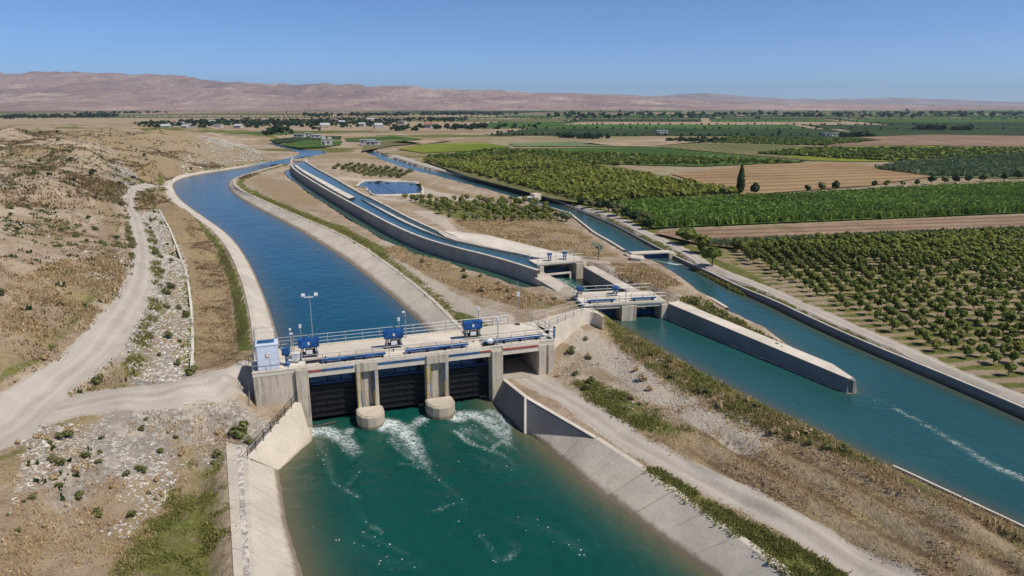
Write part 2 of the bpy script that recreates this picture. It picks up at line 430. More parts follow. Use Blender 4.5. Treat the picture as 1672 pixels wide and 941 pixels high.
# ------------------------------------------------------------------ levels and lines of the canals
ZU, ZD, ZR = -2.4, -6.0, -1.8          # water: upper canal, basin below the gates, irrigation canal on the plain
ZLIP = -0.55
O = W(412, 611, 0)[:2]; E = W(905, 556, 0)[:2]
DU = (E-O)/np.linalg.norm(E-O); DV = np.array([-DU[1], DU[0]]); DLEN = float(np.linalg.norm(E-O)); DWID = 6.2
def dam(p): return (O[0]+DU[0]*p[0]+DV[0]*p[1], O[1]+DU[1]*p[0]+DV[1]*p[1], p[2])
def dam2(u, v): return np.array(dam((u, v, 0))[:2])
def ufront(px):
    a, b = -5.0, DLEN+5
    for _ in range(40):
        m = (a+b)/2
        if PX(dam((m, 0, -.5)))[0] < px: a = m
        else: b = m
    return a
U_AB, U_P1a, U_P1b, U_P2a, U_P2b, U_P3a, U_P3b, U_R = [ufront(p) for p in (503, 581, 616, 695, 731, 802, 820, 879)]

# upper canal: lip (outer edge of lining) and waterline, far to near
UL_lip = smooth(WL([(440, 264.5, -2.0), (370, 275.3, -1.9), (300, 284.3, -1.7), (272, 294.5, -1.1), (268, 303), (275, 324), (306, 347), (345, 372), (375, 408), (398, 462), (410, 512), (416, 560)], ZLIP), 2)
UL_wat = smooth(WL([(470, 264.5), (380, 278), (305, 289), (284, 299), (283, 306), (292, 325), (330, 352), (378, 385), (408, 428), (430, 478), (446, 522), (458, 566)], ZU), 2)
UR_lip = smooth(WL([(460, 268.5), (405, 283.5), (384, 294), (383, 301), (390, 309), (425, 325), (476, 348), (558, 382), (603, 409), (650, 443), (700, 482), (740, 522), (757, 538)], -1.0), 2)
UR_wat = smooth(WL([(473, 267), (425, 277.5), (384, 289), (371, 298), (374, 312), (408, 335), (476, 369), (558, 420), (600, 452), (645, 490), (690, 530), (716, 556)], ZU), 2)
# basin below the gates
BL_lip = WL([(372, 722), (377, 800), (386, 941), (398, 1120)], -4.2)
BL_cre = WL([(405, 733), (407, 800), (416, 941), (430, 1120)], -4.2)
BL_wat = WL([(455, 768), (467, 850), (493, 941), (560, 1120)], ZD)
WLt = WL([(491, 656, -3.25), (410, 750, -4.2)]); WLb = WL([(508, 716, ZD), (455, 768, ZD)])
WRt = WL([(821, 621, -3.7), (857, 650, -3.1), (970, 716, -4.0)]); WRb = WL([(805, 657, ZD), (857, 708, ZD), (871, 713, ZD)])
BR_top = WL([(970, 716, -4.0), (1050, 768, -4.15), (1160, 848, -4.2), (1290, 941, -4.2), (1540, 1120, -4.2)])
BR_wat = WL([(871, 713), (960, 790), (1060, 865), (1165, 941), (1400, 1120)], ZD)
# irrigation canal on the right
RR = smooth(WL([(597, 236), (608, 243), (617, 250), (650, 262), (690, 275), (760, 291), (850, 312), (905, 329), (940, 344), (1000, 368), (1060, 402), (1100, 424), (1135, 441), (1165, 456), (1200, 475), (1260, 500.5), (1300, 521), (1400, 568), (1500, 610), (1600, 653), (1672, 685), (1850, 766), (2100, 880)], ZR), 1)
RL_up = WL([(590, 238), (594, 245), (604, 252), (632, 264), (664, 276), (723, 290), (779, 305), (830, 319), (883, 337), (932, 351), (973, 384), (1000, 399), (1022, 413), (1056, 424), (1080, 434), (1103, 452), (1122, 468), (1148, 490), (1166, 498), (1190, 513), (1258, 545), (1320, 588), (1386, 634)], ZR)
DIVa = W(1083, 520, ZR); DIVb = W(1386, 646, ZR)       # canal-side foot of the divider wall
S_sh = smooth(WL([(992, 519), (1040, 546), (1100, 582), (1180, 625), (1260, 667), (1330, 700), (1400, 737), (1480, 772), (1560, 810), (1672, 862), (1850, 950), (2100, 1080)], ZR), 1)
G2f = WL([(973, 513), (1086, 514)], ZR)
RIGHT = np.vstack([RR, S_sh[::-1], WL([(985, 514)], ZR), DIVa[None], DIVb[None], WL([(1397, 642)], ZR), RL_up[::-1]])
STILL = WL([(888, 452), (925, 474), (968, 504), (990, 519), (1083, 520), (1086, 506), (1040, 497), (1003, 481), (950, 447)], ZR)
# raised flume
FL = smooth(WL([(473, 268), (481, 278), (520, 302), (560, 324), (600, 345), (640, 366), (687, 386), (738, 401), (794, 414), (840, 427), (878, 439)], 1.2), 1)
FR = smooth(WL([(497, 263), (520, 277), (545, 290), (580, 311), (626, 333), (663, 353), (702, 371), (724, 380), (758, 394), (800, 403), (845, 413), (885, 422)], 1.0), 1)
_pz = -.6
POND = WL([(588, 302), (598, 296), (676, 297), (693, 316), (612, 319)], -.6)
FARW = smooth(WL([(473, 267), (476, 262), (490, 257), (512, 255), (534, 250), (536, 247.5), (524, 246), (505, 246), (488, 243), (466, 237), (446, 232.5), (436, 234), (458, 240), (480, 246), (490, 250), (485, 254), (470, 258.5), (452, 262), (440, 264), (400, 272)], -1.2), 1)

# ------------------------------------------------------------------ ground heights
ctrl = []
def cp(*pts):
    for p in pts: ctrl.append(W(*p))
cp((0, 850, -.8), (0, 760, -.5), (0, 690, -.3), (80, 640, -.2), (150, 600, .4), (200, 520, 1.5), (240, 440, 2.2), (230, 370, 2.4), (207, 335, 2.4), (232, 300, 2.1), (300, 281, 1.4), (380, 268, .6), (440, 258, -.2),
   (200, 660, -.5), (300, 640, -.5), (370, 618, -.4), (402, 592, -.2), (396, 612, -.9), (399, 640, -2.7),
   (312, 600, -1.1), (315, 500, -1.1), (302, 420, -.9), (262, 350, -.6), (250, 300, -.4), (345, 590, -.7), (350, 500, -.6), (335, 410, -.5), (265, 560, .0), (275, 480, .2),
   (0, 941, -1.9), (-200, 941, -1), (-300, 760, 0), (150, 941, -3.0), (300, 941, -4.05), (100, 850, -1.7), (250, 800, -3.4), (340, 760, -4.1), (200, 720, -2.0), (330, 690, -2.9), (420, 668, -3.4), (470, 662, -3.4), (365, 680, -3.1), (450, 700, -3.7), (330, 655, -1.4), (250, 690, -1.8),
   (340, 1100, -4.1), (100, 1100, -2.6), (60, 560, 2.4), (0, 560, 3.4), (-150, 560, 5), (120, 480, 4.2), (0, 450, 6.8), (150, 400, 5.6), (200, 420, 3.6), (0, 380, 8.3), (0, 330, 9.2), (100, 300, 9.0), (170, 300, 5.8), (210, 290, 4.0), (0, 280, 9.8), (0, 250, 10.4), (0, 228, 11.2), (0, 212, 11.5), (-200, 300, 11), (-200, 215, 13),
   (150, 250, 10.2), (150, 218, 11.2), (250, 262, 6.2), (300, 240, 7.6), (300, 219, 9.6), (380, 250, 3.2), (390, 232, 5.2), (360, 224, 7.5), (430, 243, 1.2), (440, 250, .1))
for p in ((-600, 700, -.6), (-300, 800, -.6), (-150, 640, -.6), (0, 900, -.6), (400, 900, -.6), (-60, 480, -.6), (-900, 900, -.6), (900, 900, -.6), (500, 500, -.6), (-420, 560, 3), (-600, 500, 8)): ctrl.append(np.array(p, float))
cp((850, 612, -3.7), (885, 640, -3.8), (1021, 716, -4), (1118, 769, -4.1), (1207, 812, -4.15), (1401, 926, -4.2), (1700, 1095, -4.2), (905, 604, -3.5), (925, 575, -2.4), (915, 552, -1.9), (945, 545, -1.3), (975, 533, -1.1), (992, 526, -1.3),
   (1000, 600, -2.7), (1010, 660, -3.3), (1100, 650, -2.6), (1200, 720, -2.9), (1150, 760, -3.9), (1300, 760, -2.6), (1400, 810, -2.6), (1400, 870, -3.6), (1500, 860, -2.6), (1672, 930, -2.4), (1672, 1010, -3.6),
   (1000, 545, -1.4), (1050, 570, -1.5), (1100, 600, -1.6), (1160, 635, -1.6), (1250, 676, -1.6), (1330, 712, -1.6), (1400, 748, -1.6), (1560, 825, -1.6), (1850, 970, -1.6), (1480, 800, -1.9), (1672, 890, -1.9),
   (600, 425, -.6), (650, 400, -.75), (700, 430, -.7), (800, 490, -.5), (760, 430, -.8), (880, 500, -.3), (860, 470, -.7), (930, 496, -.2), (955, 494, .2), (880, 515, 0), (820, 520, -.2), (780, 525, -.7), (500, 330, -.8), (430, 300, -.5), (460, 300, -.6), (560, 370, -.6), (460, 275, -.6),
   (960, 440, .5), (1000, 432, .3), (1000, 470, .3), (1060, 440, .1), (1080, 476, .4), (1110, 485, 0), (1150, 505, -.7), (1180, 540, -.7), (1250, 570, -.8), (1310, 600, -.9), (900, 400, .2), (800, 380, .2), (960, 395, -.2), (700, 350, .2), (640, 325, .3), (560, 285, .5), (610, 310, -.2), (650, 305, -.2), (700, 315, 0), (760, 320, -.3), (820, 335, -.4), (600, 270, 1.5), (640, 285, .3), (560, 262, 1.0),
   (1100, 350, -.6), (1672, 400, -.6), (1672, 640, -.8), (1400, 470, -.6), (1300, 280, -.6), (900, 280, -.6), (700, 300, -.8), (700, 250, -.6), (560, 245, -.4), (450, 300, -.5), (1600, 250, -.6), (1250, 480, -.7), (1500, 590, -.8), (1672, 672, -.9), (1900, 800, -.9), (2000, 500, -.6), (1120, 420, -.7), (1000, 350, -.7), (1100, 560, -1.5))
for L in (UL_lip, UR_lip): ctrl += list(resample(L, 22))
for L in (BL_lip, WLt, WRt, BR_top): ctrl += list(L)
for p in resample(offset(FL, 3.5), 12): pass
ctrl += [np.r_[p[:2], -.9] for p in resample(FL, 14)]
ctrl += [np.r_[p[:2], .85] for p in resample(FR, 14)]
ctrl += [np.r_[p[:2], -1.15] for p in resample(offset(RR, -1.0), 1)]
ctrl += [np.r_[p[:2], -.95] for p in resample(RR, 20)]
ctrl += [np.r_[p[:2], -.4] for p in (dam2(3, 8), dam2(DLEN, 8.5), dam2(-1.0, 5.5))]
CT = np.array(ctrl)
def warp(P): return np.stack([6*np.arctan2(P[:, 0], P[:, 1]), 4.2*np.log(np.hypot(P[:, 0], P[:, 1]))], 1)
_cw = warp(CT)
_D = np.linalg.norm(_cw[:, None]-_cw[None], axis=2)
_n = len(CT); _A = np.zeros((_n+1, _n+1)); _A[:_n, :_n] = -_D+np.eye(_n)*0.02*-1; _A[:_n, _n] = 1; _A[_n, :_n] = 1
_c = np.linalg.lstsq(_A, np.r_[CT[:, 2], 0], rcond=None)[0]
_pd = resample(np.vstack([POND, POND[:1]]), step=1.5)[:-1]; POND = _pd+np.c_[(fbm(_pd[:, 0]/4, _pd[:, 1]/6, 3, 90)-.5)*5, (fbm(_pd[:, 0]/4+9, _pd[:, 1]/6, 3, 91)-.5)*9*np.clip((_pd[:, 1]-185)/20, .15, 1), np.zeros(len(_pd))]
def base_h(P):
    P = np.atleast_2d(P); out = np.zeros(len(P)); w = warp(P)
    for i in range(0, len(P), 8000):
        d = np.linalg.norm(w[i:i+8000, None]-_cw[None], axis=2); out[i:i+8000] = -d@_c[:_n]+_c[_n]
    return out

ROAD_L = smooth(WL([(-330, 860, -.6), (-120, 765, -.5), (0, 705, -.3), (75, 640, -.2), (148, 592, .4), (195, 525, 1.5), (226, 470, 2.0), (236, 420, 2.2), (226, 370, 2.4), (208, 340, 2.4), (212, 318, 2.3), (240, 298, 2.1), (300, 282, 1.4), (375, 269, .6), (440, 259, -.1)]), 2)
ROAD_B = smooth(WL([(60, 668, -.25), (150, 652, -.4), (230, 646, -.5), (310, 634, -.5), (366, 615, -.4), (408, 592, -.15)]), 2)
ROAD_R = smooth(WL([(850, 606, -3.6), (884, 628, -3.75), (945, 665, -3.85), (1021, 716, -4), (1118, 769, -4.1), (1207, 812, -4.15), (1275, 852, -4.2), (1401, 926, -4.2), (1700, 1095, -4.2)]), 2)
TRACK_R = smooth(WL([(640, 252, -.6), (700, 270, -.6), (780, 291, -.6), (880, 322, -.7), (940, 336, -.7), (1000, 351, -.75), (1062, 383, -.75), (1108, 404, -.8), (1134, 422, -.85), (1158, 434, -.85), (1200, 454, -.85), (1260, 477, -.85), (1300, 494, -.85), (1400, 539, -.85), (1500, 584, -.88), (1600, 626, -.9), (1672, 653, -.9), (1900, 745, -.9)]), 1)
TRACK_F = WL([(1004, 338, -.6), (1100, 330, -.6), (1230, 321, -.6), (1400, 310, -.6), (1672, 297, -.6), (1900, 288, -.6)])
def noise_h(P):
    x, y = P[:, 0], P[:, 1]; d = np.hypot(x, y)
    hill = sstep(-6, -30, x+.42*(y-60))*sstep(20, 45, y)*sstep(0.0, 14., np.minimum(dist_line(P, ROAD_L), dist_line(P, ROAD_B)*.9))
    # dry hillside on the left: gullies and knolls
    out = hill*(4.2*(fbm(x/38, y/38, 4, 3)-.5)+2.3*(np.abs(fbm(x/11, y/11, 4, 9)-.5)*2-.35)+1.7*(fbm(x/4.2, y/4.2, 3, 5)-.5)+.55*(fbm(x/1.5, y/1.5, 2, 6)-.5)*sstep(160, 90, d))
    out = out+hill*sstep(110, 200, d)*(5*(fbm(x/80, y/60, 3, 41)-.5)+3.5*(np.abs(fbm(x/26, y/30, 4, 43)-.5)*2-.3))
    flat = .35*(fbm(x/6, y/6, 4, 11)-.5)+.22*(fbm(x/1.6, y/1.6, 3, 15)-.5)
    keep = np.ones(len(P))
    for L, w in ((ROAD_L, 3.2), (ROAD_B, 3.0), (ROAD_R, 2.0), (TRACK_R, 2.0), (UL_lip, 1.5), (UR_lip, 1.5), (BL_lip, 1.5), (BR_top, 1.2), (FL, 1.0), (FR, 1.0), (WLt, 1.), (WRt, 1.)):
        keep = np.minimum(keep, sstep(w*.8, w*1.8, dist_line(P, L)))
    rough = 1+1.6*sstep(0, 12, sd_poly(P, SPOIL)*-1+2)
    fz = sstep(2, -2, sd_poly(P, FURZ)); out = out+.16*fz*np.sin((.87*x+.49*y)*2*math.pi/2.3+2.2*(vnoise(x/6, y/6, 81)-.5))
    return out*1+flat*keep*rough
SPOIL = WL([(905, 600, -3.4), (915, 550, -1.9), (975, 530, -1), (1060, 590, -1.5), (1180, 690, -2.5), (1060, 680, -3.2)])
FURZ = WL([(1130, 690), (1250, 705), (1400, 760), (1672, 885), (1900, 985), (1800, 1060), (1450, 905), (1250, 815), (1110, 745)], -2.6)
DAMPOLY = np.array([dam2(0, 0), dam2(DLEN, 0), dam2(DLEN, DWID), dam2(0, DWID)])
H_UP = np.vstack([UL_lip, [np.r_[dam2(.8, DWID), 0]], [np.r_[dam2(U_P3b+.8, DWID), 0]], UR_lip[::-1]])
H_LO = np.vstack([BL_lip[::-1], WL([(405, 733)], -4.2), WLt[::-1], [np.r_[dam2(U_AB-.6, .0), 0]], [np.r_[dam2(U_P3b, .0), 0]], WRt, BR_top[1:]])
FLO = offset(FL, .0)
H_FL = np.vstack([FL, FR[::-1]])
DITCH_L = offset(resample(FL, 40), 3.0); DITCH_M = offset(resample(FL, 40), 1.3)
RLC = RL_up[np.argsort(RL_up[:, 1])]
FIELDS = []
def snap(P, h, L, w0, w1, dz=0.0):
    L = np.asarray(L); d = np.full(len(P), 1e9); z = np.zeros(len(P))
    for a, b in zip(L[:-1], L[1:]):
        ab = (b-a)[:2]; t = np.clip(((P[:, :2]-a[:2])@ab)/((ab*ab).sum()+1e-9), 0, 1); q = a[:2]+t[:, None]*ab; e = np.hypot(P[:, 0]-q[:, 0], P[:, 1]-q[:, 1]); m = e < d; d = np.where(m, e, d); z = np.where(m, a[2]+t*(b[2]-a[2]), z)
    k = sstep(w1, w0, d); return h*(1-k)+(z+dz)*k
def field_pts(px, z):
    q = WL(px, z)
    return WL(px, -.7) if q[:, 1].max() > 880 else q
def fld(px, mat, z=-.45): FIELDS.append((px, mat, z))
fld([(562, 226), (640, 222), (692, 227), (640, 232), (566, 231)], 'field_green', -.5)
fld([(440, 228), (500, 222), (558, 222), (556, 228), (500, 229), (452, 234)], 'field_dark', -.5)
fld([(330, 222), (420, 216), (520, 216), (500, 220), (430, 225)], 'field_green', -.5)
fld([(1068, 380), (1150, 374), (1672, 352), (1990, 340), (2000, 366), (1672, 383), (1400, 395), (1195, 404), (1140, 398)], 'field_brown')
fld([(1010, 340), (1066, 372), (1672, 347), (2000, 332), (2000, 282), (1672, 301), (1300, 320), (1010, 333)], 'field_green')
fld([(1095, 284), (1240, 268), (1380, 265), (1525, 288), (1420, 303), (1300, 312), (1215, 318), (1150, 300)], 'field_tan')
fld([(1432, 276), (1480, 265), (1672, 252), (2000, 240), (2000, 276), (1672, 291), (1530, 289)], 'field_mint')
fld([(690, 262), (760, 256), (860, 258), (1000, 270), (1100, 290), (1212, 319), (1010, 333), (985, 338), (900, 324), (760, 287)], 'field_olive')
fld([(690, 257), (800, 243), (1060, 240), (1320, 264), (1140, 272), (1000, 268), (860, 257)], 'field_green', -.42)
fld([(650, 243), (690, 236), (780, 233), (835, 239), (800, 245), (690, 250)], 'field_lime'); fld([(840, 239), (830, 234), (940, 231), (1010, 239)], 'field_mint')
fld([(950, 235), (1030, 228), (1150, 225), (1172, 229), (1060, 239), (1015, 239)], 'field_far_tan'); fld([(1070, 240), (1180, 230), (1330, 240), (1500, 249), (1330, 263), (1240, 255)], 'field_olive', -.43)
fld([(1235, 248), (1330, 240), (1500, 238), (1672, 241), (1990, 236), (1990, 250), (1672, 251), (1480, 263), (1390, 264), (1330, 262)], 'field_lime', -.40)
fld([(1160, 232), (1190, 223), (1330, 220), (1430, 229), (1340, 237)], 'field_dark'); fld([(1345, 237), (1440, 229), (1400, 224), (1520, 220), (1672, 222), (1990, 222), (1990, 236), (1672, 240), (1500, 237)], 'field_brown')
fld([(590, 247), (640, 238), (690, 234), (640, 228), (600, 232)], 'field_olive'); fld([(455, 236), (500, 229), (560, 230), (556, 236), (530, 240), (490, 242)], 'field_green'); fld([(630, 232), (690, 229), (740, 229), (690, 236)], 'field_far_tan')
def ground_h(P):
    P = np.atleast_2d(np.asarray(P, float))[:, :2]
    h = base_h(P)+noise_h(P)
    # natural shores: the bed falls below the water inside the shoreline
    sd = np.minimum(sd_poly(P, RIGHT), 1e9)
    k = sstep(1.4, -.5, sd); h = h*(1-k)+(ZR-.35)*k; h = np.where(sd < -.3, np.minimum(h, ZR-.5), h); h = np.where((sd > 0) & (sd < 1.6), np.maximum(h, ZR+.12*np.clip(sd, 0, 1.6)), h)
    far_ = sstep(95, 125, P[:, 1])*(P[:, 0] < np.interp(P[:, 1], RLC[:, 1], RLC[:, 0])); dl2 = dist_line(P, RL_up); h = np.where(dl2 < 30, h*(1-far_)+np.minimum(h, ZR+.2+.045*dl2)*far_, h)
    sd = sd_poly(P, STILL); h = np.where(sd < 1.2, np.minimum(h, ZR-.6), h)
    dd = dist_line(P, DITCH_M); d0 = dist_line(P, FL); k = sstep(2.2, 1.2, dd); h = h*(1-k)+np.minimum(h, -1.75)*k
    sd = sd_poly(P, POND); k = sstep(14, 1, sd); h = h*(1-k)+(-.75)*k; h = np.where(sd < -.6, -1.6, h)
    for L, w in ((UL_lip, 2.5), (UR_lip, 2.5), (BL_lip, 2.5), (BR_top, 1.5), (WLt, 1.5)): h = snap(P, h, L, .25, w, -.01)
    for fpx, _m, _z in FIELDS:
        fp = field_pts(fpx, _z); d = sd_poly(P, fp); k = sstep(6, 0, d); h = h*(1-k)+np.minimum(h, fp[0, 2]-.3)*k
    k = np.maximum(sstep(600, 660, P[:, 1])*np.where(P[:, 0] > -.42*P[:, 1]+30, 1, 0), sstep(455, 490, P[:, 1])*sstep(0, 12, P[:, 0]+.17*P[:, 1]), sstep(500, 545, P[:, 1])*sstep(0, 20, P[:, 0]+.37*P[:, 1])); h = h*(1-k)+np.minimum(h, -1.3)*k
    sd = sd_poly(P, FARW); k = sstep(60, 4, sd); h = h*(1-k)+np.minimum(h, -1.15)*k; h = np.where(sd < -.5, -2.0, h)
    return h

# ------------------------------------------------------------------ one constrained ground sheet, holes where the lined canals and the dam stand
def densify(poly, g=.010):
    out = []
    n = len(poly)
    for i in range(n):
        a = np.array(poly[i][:2]); b = np.array(poly[(i+1) % n][:2]); L = np.linalg.norm(b-a)
        d = max(.5, g*min(np.linalg.norm(a), np.linalg.norm(b))); k = max(1, int(L/d))
        for j in range(k): out.append(a+(b-a)*j/k)
    return np.array(out)
def ribbon(L, w):
    w = np.asarray(w, float); ww = np.interp(np.linspace(0, 1, len(L)), np.linspace(0, 1, len(w)), w) if w.ndim else np.full(len(L), float(w))
    def off(s):
        o = np.asarray(L, float).copy(); t = np.gradient(o[:, :2], axis=0); t /= np.linalg.norm(t, axis=1)[:, None]+1e-9; o[:, 0] += t[:, 1]*ww*s; o[:, 1] -= t[:, 0]*ww*s; return o
    a = off(-1); b = off(1); return np.vstack([a, b[::-1]])
def jit(poly, amp, s):
    poly = np.array(poly); d = np.hypot(poly[:, 0], poly[:, 1])
    poly[:, 0] += (vnoise(poly[:, 0]*.5, poly[:, 1]*.5, s)-.5)*amp; poly[:, 1] += (vnoise(poly[:, 0]*.5+40, poly[:, 1]*.5, s)-.5)*amp
    return poly
holes = [H_UP[:, :2], H_LO[:, :2], H_FL[:, :2], DAMPOLY]
roads = {'road_left': ribbon(resample(ROAD_L, step=3), [2.6, 1.55, 1.05, 1.0, 1.0, 1.1, 1.2, 1.3, 1.4]), 'road_branch': ribbon(resample(ROAD_B, step=2), [2.2, 1.9, 1.8, 1.6, 1.5]), 'road_right': ribbon(resample(ROAD_R, step=2), [1.5, 1.25, 1.25, 1.3, 1.3]), 'track_right': ribbon(resample(TRACK_R, step=3), [1.4, 1.3, 1.2, 1.1, 1.0, .9, .85, .85, .9])}
ys = [24.0]
while ys[-1] < 950: ys.append(ys[-1]*1.0082+.02)
gp = []
for y in ys:
    d = max(.42, .0085*y); x = np.arange(-(1.0*y+18), 1.0*y+18, d)
    gp.append(np.stack([x+rng.uniform(-.3, .3, len(x))*d, np.full(len(x), y)+rng.uniform(-.3, .3, len(x))*.008*y], 1))
gp = np.vstack(gp)
keep = np.ones(len(gp), bool)
polys = [densify(h) for h in holes]+[jit(densify(r), .5, 31+i) for i, r in enumerate(roads.values())]
for h in polys[:len(holes)]:
    keep &= ~in_poly(gp, h)
for p in polys: keep &= dist_line(gp, p, True) > np.maximum(.2, .003*gp[:, 1])
gp = gp[keep]
vin = [Vector(p) for p in gp]; ed = []
for p in polys:
    b = len(vin); vin += [Vector(q) for q in p]; ed += [(b+i, b+(i+1) % len(p)) for i in range(len(p))]
cv, ce, cf, _, _, _ = delaunay_2d_cdt(vin, ed, [], 0, 1e-4, False)
TV = np.array([(v[0], v[1]) for v in cv]); TF = np.array([f for f in cf if len(f) == 3])
cen = TV[TF].mean(axis=1)
dead = np.zeros(len(cen), bool)
for h in polys[:len(holes)]: dead |= in_poly(cen, h)
TF = TF[~dead]; cen = cen[~dead]
a = TV[TF[:, 1]]-TV[TF[:, 0]]; b = TV[TF[:, 2]]-TV[TF[:, 0]]
fl = (a[:, 0]*b[:, 1]-a[:, 1]*b[:, 0]) < 0; TF[fl] = TF[fl][:, ::-1]
TH = ground_h(TV)
def ground_z(P):
    return ground_h(P)

# masks that say which soil or plant cover lies where
P = TV
def zone(px, soft, z=-.5, s=1.0):
    poly = WL(px, z); d = sd_poly(P, poly); return s*sstep(soft, -soft, d)
g_ = np.zeros(len(P)); dr = np.zeros(len(P)); gv = np.zeros(len(P)); du = np.zeros(len(P)); ti = np.zeros(len(P))
dUL = dist_line(P, UL_lip); dUR = dist_line(P, UR_lip); leftside = P[:, 0] < -5
g_ = np.maximum(g_, .92*sstep(3.6, 2.4, dUR)*sstep(.3, .8, dUR))
g_ = np.maximum(g_, .85*sstep(2.3, 1.5, dUL)*sstep(.2, .6, dUL)); 
ti = np.maximum(ti, sstep(1.7, 2.4, dUL)*sstep(8.2, 7.4, dUL)); dr = np.maximum(dr, .55*sstep(1.7, 2.4, dUL)*sstep(9, 7, dUL))
dRL = dist_line(P, ROAD_L)
riprap = WL([(245, 440, 1.8), (232, 365, 2), (255, 350, .5), (300, 400, -.5), (313, 470, -1), (316, 600, -1), (290, 612, -.8), (215, 600, -.3), (190, 590, .3), (225, 500, 1.6)])
gv = np.maximum(gv, sstep(1.5, -1, sd_poly(P, riprap)))
g_ = np.maximum(g_, .62*sstep(1.3, .3, dist_line(P, WL([(310, 606, -1), (312, 540, -1), (306, 470, -1), (285, 400, -.8), (255, 355, -.4), (245, 310, 0)]))))
g_ = np.maximum(g_, .52*sstep(4.4, 3.3, dRL)*sstep(2.4, 2.9, dRL)); dr = np.maximum(dr, .62*sstep(9, 4, dRL)*sstep(2.6, 3.2, dRL)*sstep(-10, -30, P[:, 0]+.3*(P[:, 1]-60)))
gv = np.maximum(gv, zone([(330, 232), (390, 226), (450, 245), (380, 264), (300, 275), (290, 262), (350, 250)], 5, 3))
gv = np.maximum(gv, zone([(180, 265), (240, 262), (270, 280), (215, 300), (190, 330), (160, 300)], 6, 5, .7))
gv = np.maximum(gv, zone([(220, 640), (400, 650), (470, 670), (380, 720), (200, 760), (90, 850), (60, 800)], 2.5, -2.2, .75))
for z_ in ([(0, 480), (100, 430), (190, 440), (215, 400), (160, 470), (140, 530), (0, 590)], [(0, 370), (120, 350), (180, 370), (120, 400), (0, 410)], [(0, 215), (300, 215), (330, 235), (200, 250), (0, 245)], [(0, 255), (200, 258), (250, 262), (120, 275), (0, 275)], [(60, 300), (150, 290), (180, 305), (90, 325)], [(190, 440), (225, 420), (215, 480), (180, 500)], [(170, 225), (420, 232), (400, 248), (330, 255), (280, 265), (170, 270)]):
    dr = np.maximum(dr, zone(z_, 7, 6, .56))
dr = np.maximum(dr, zone([(500, 300), (420, 280), (395, 292), (450, 335), (540, 335), (530, 315)], 4, -.6, .55))
dr = np.maximum(dr, .62*zone([(540, 262), (640, 262), (720, 292), (840, 325), (700, 325), (560, 300)], 6, .2)*sstep(.35, .6, fbm(P[:, 0]/14, P[:, 1]/18, 3, 73)))
dr = np.maximum(dr, zone([(610, 400), (660, 395), (760, 440), (900, 490), (930, 500), (860, 515), (800, 490), (720, 460), (640, 430)], 2, -.5, .75))
g_ = np.maximum(g_, zone([(850, 480), (925, 496), (900, 512), (850, 505)], 2, -.4, .5))
g_ = np.maximum(g_, zone([(600, 380), (660, 400), (770, 432), (750, 440), (640, 412)], 2, -.7, .45))
dr = np.maximum(dr, zone([(730, 355), (900, 345), (985, 385), (1015, 412), (960, 418), (860, 395), (760, 375)], 4, -.2, .85))
g_ = np.maximum(g_, zone([(660, 335), (740, 320), (890, 330), (935, 352), (780, 360), (700, 355)], 4, -.2, .6))
g_ = np.maximum(g_, zone([(760, 365), (860, 388), (1000, 415), (960, 420), (850, 398)], 3, -.2, .45))
dr = np.maximum(dr, zone([(985, 425), (1050, 425), (1110, 465), (1060, 478), (1000, 450)], 1.5, .1, .8)); g_ = np.maximum(g_, zone([(1010, 430), (1055, 430), (1115, 465), (1080, 478), (1040, 460)], 1.5, .1, .55))
dr = np.maximum(dr, zone([(1090, 487), (1150, 490), (1260, 550), (1320, 592), (1200, 550), (1120, 512)], 1.5, -.7, .8)); g_ = np.maximum(g_, zone([(1110, 487), (1150, 492), (1260, 550), (1240, 555), (1150, 510)], 1.2, -.7, .45))
dS = dist_line(P, S_sh)
right_bank = ~in_poly(P, RIGHT)
g_ = np.maximum(g_, .62*sstep(3.2, 1.0, dS)*right_bank); dr = np.maximum(dr, .9*sstep(7, 3, dS)*right_bank)
g_ = np.maximum(g_, zone([(925, 612), (975, 620), (1080, 670), (1130, 700), (1080, 705), (960, 650)], 1.5, -3, .68))
dr = np.maximum(dr, zone([(940, 640), (1100, 665), (1250, 690), (1400, 740), (1672, 870), (1672, 960), (1450, 915), (1250, 830), (1050, 735)], 3, -3, .78))
g_ = np.maximum(g_, zone([(1050, 766), (1075, 766), (1200, 842), (1400, 950), (1700, 1120), (1560, 1120), (1290, 941)], .5, -4.2, .95))
g_ = np.maximum(g_, zone([(1100, 640), (1200, 700), (1320, 720), (1250, 745), (1120, 690)], 3, -2.5, .45))
g_ = np.maximum(g_, zone([(310, 745), (360, 735), (378, 800), (384, 941), (390, 1050), (170, 1050), (180, 930), (240, 830)], 2.2, -4, .56)); dr = np.maximum(dr, zone([(250, 720), (365, 722), (395, 1050), (130, 1050), (120, 900)], 3, -3.5, .62))
dr = np.maximum(dr, zone([(0, 880), (130, 840), (150, 941), (0, 941)], 3, -2, .45))
farz = sstep(300, 360, P[:, 1])*np.where(P[:, 0] > -.75*P[:, 1], 1, 0)*sstep(4.5, 1.5, TH)
fn_ = fbm(P[:, 0]/40, P[:, 1]/55, 3, 95)
dr = np.maximum(dr, .75*farz*sstep(.35, .5, fn_)); g_ = np.maximum(g_, .72*farz*sstep(.47, .58, fbm(P[:, 0]/60, P[:, 1]/45, 3, 97)))
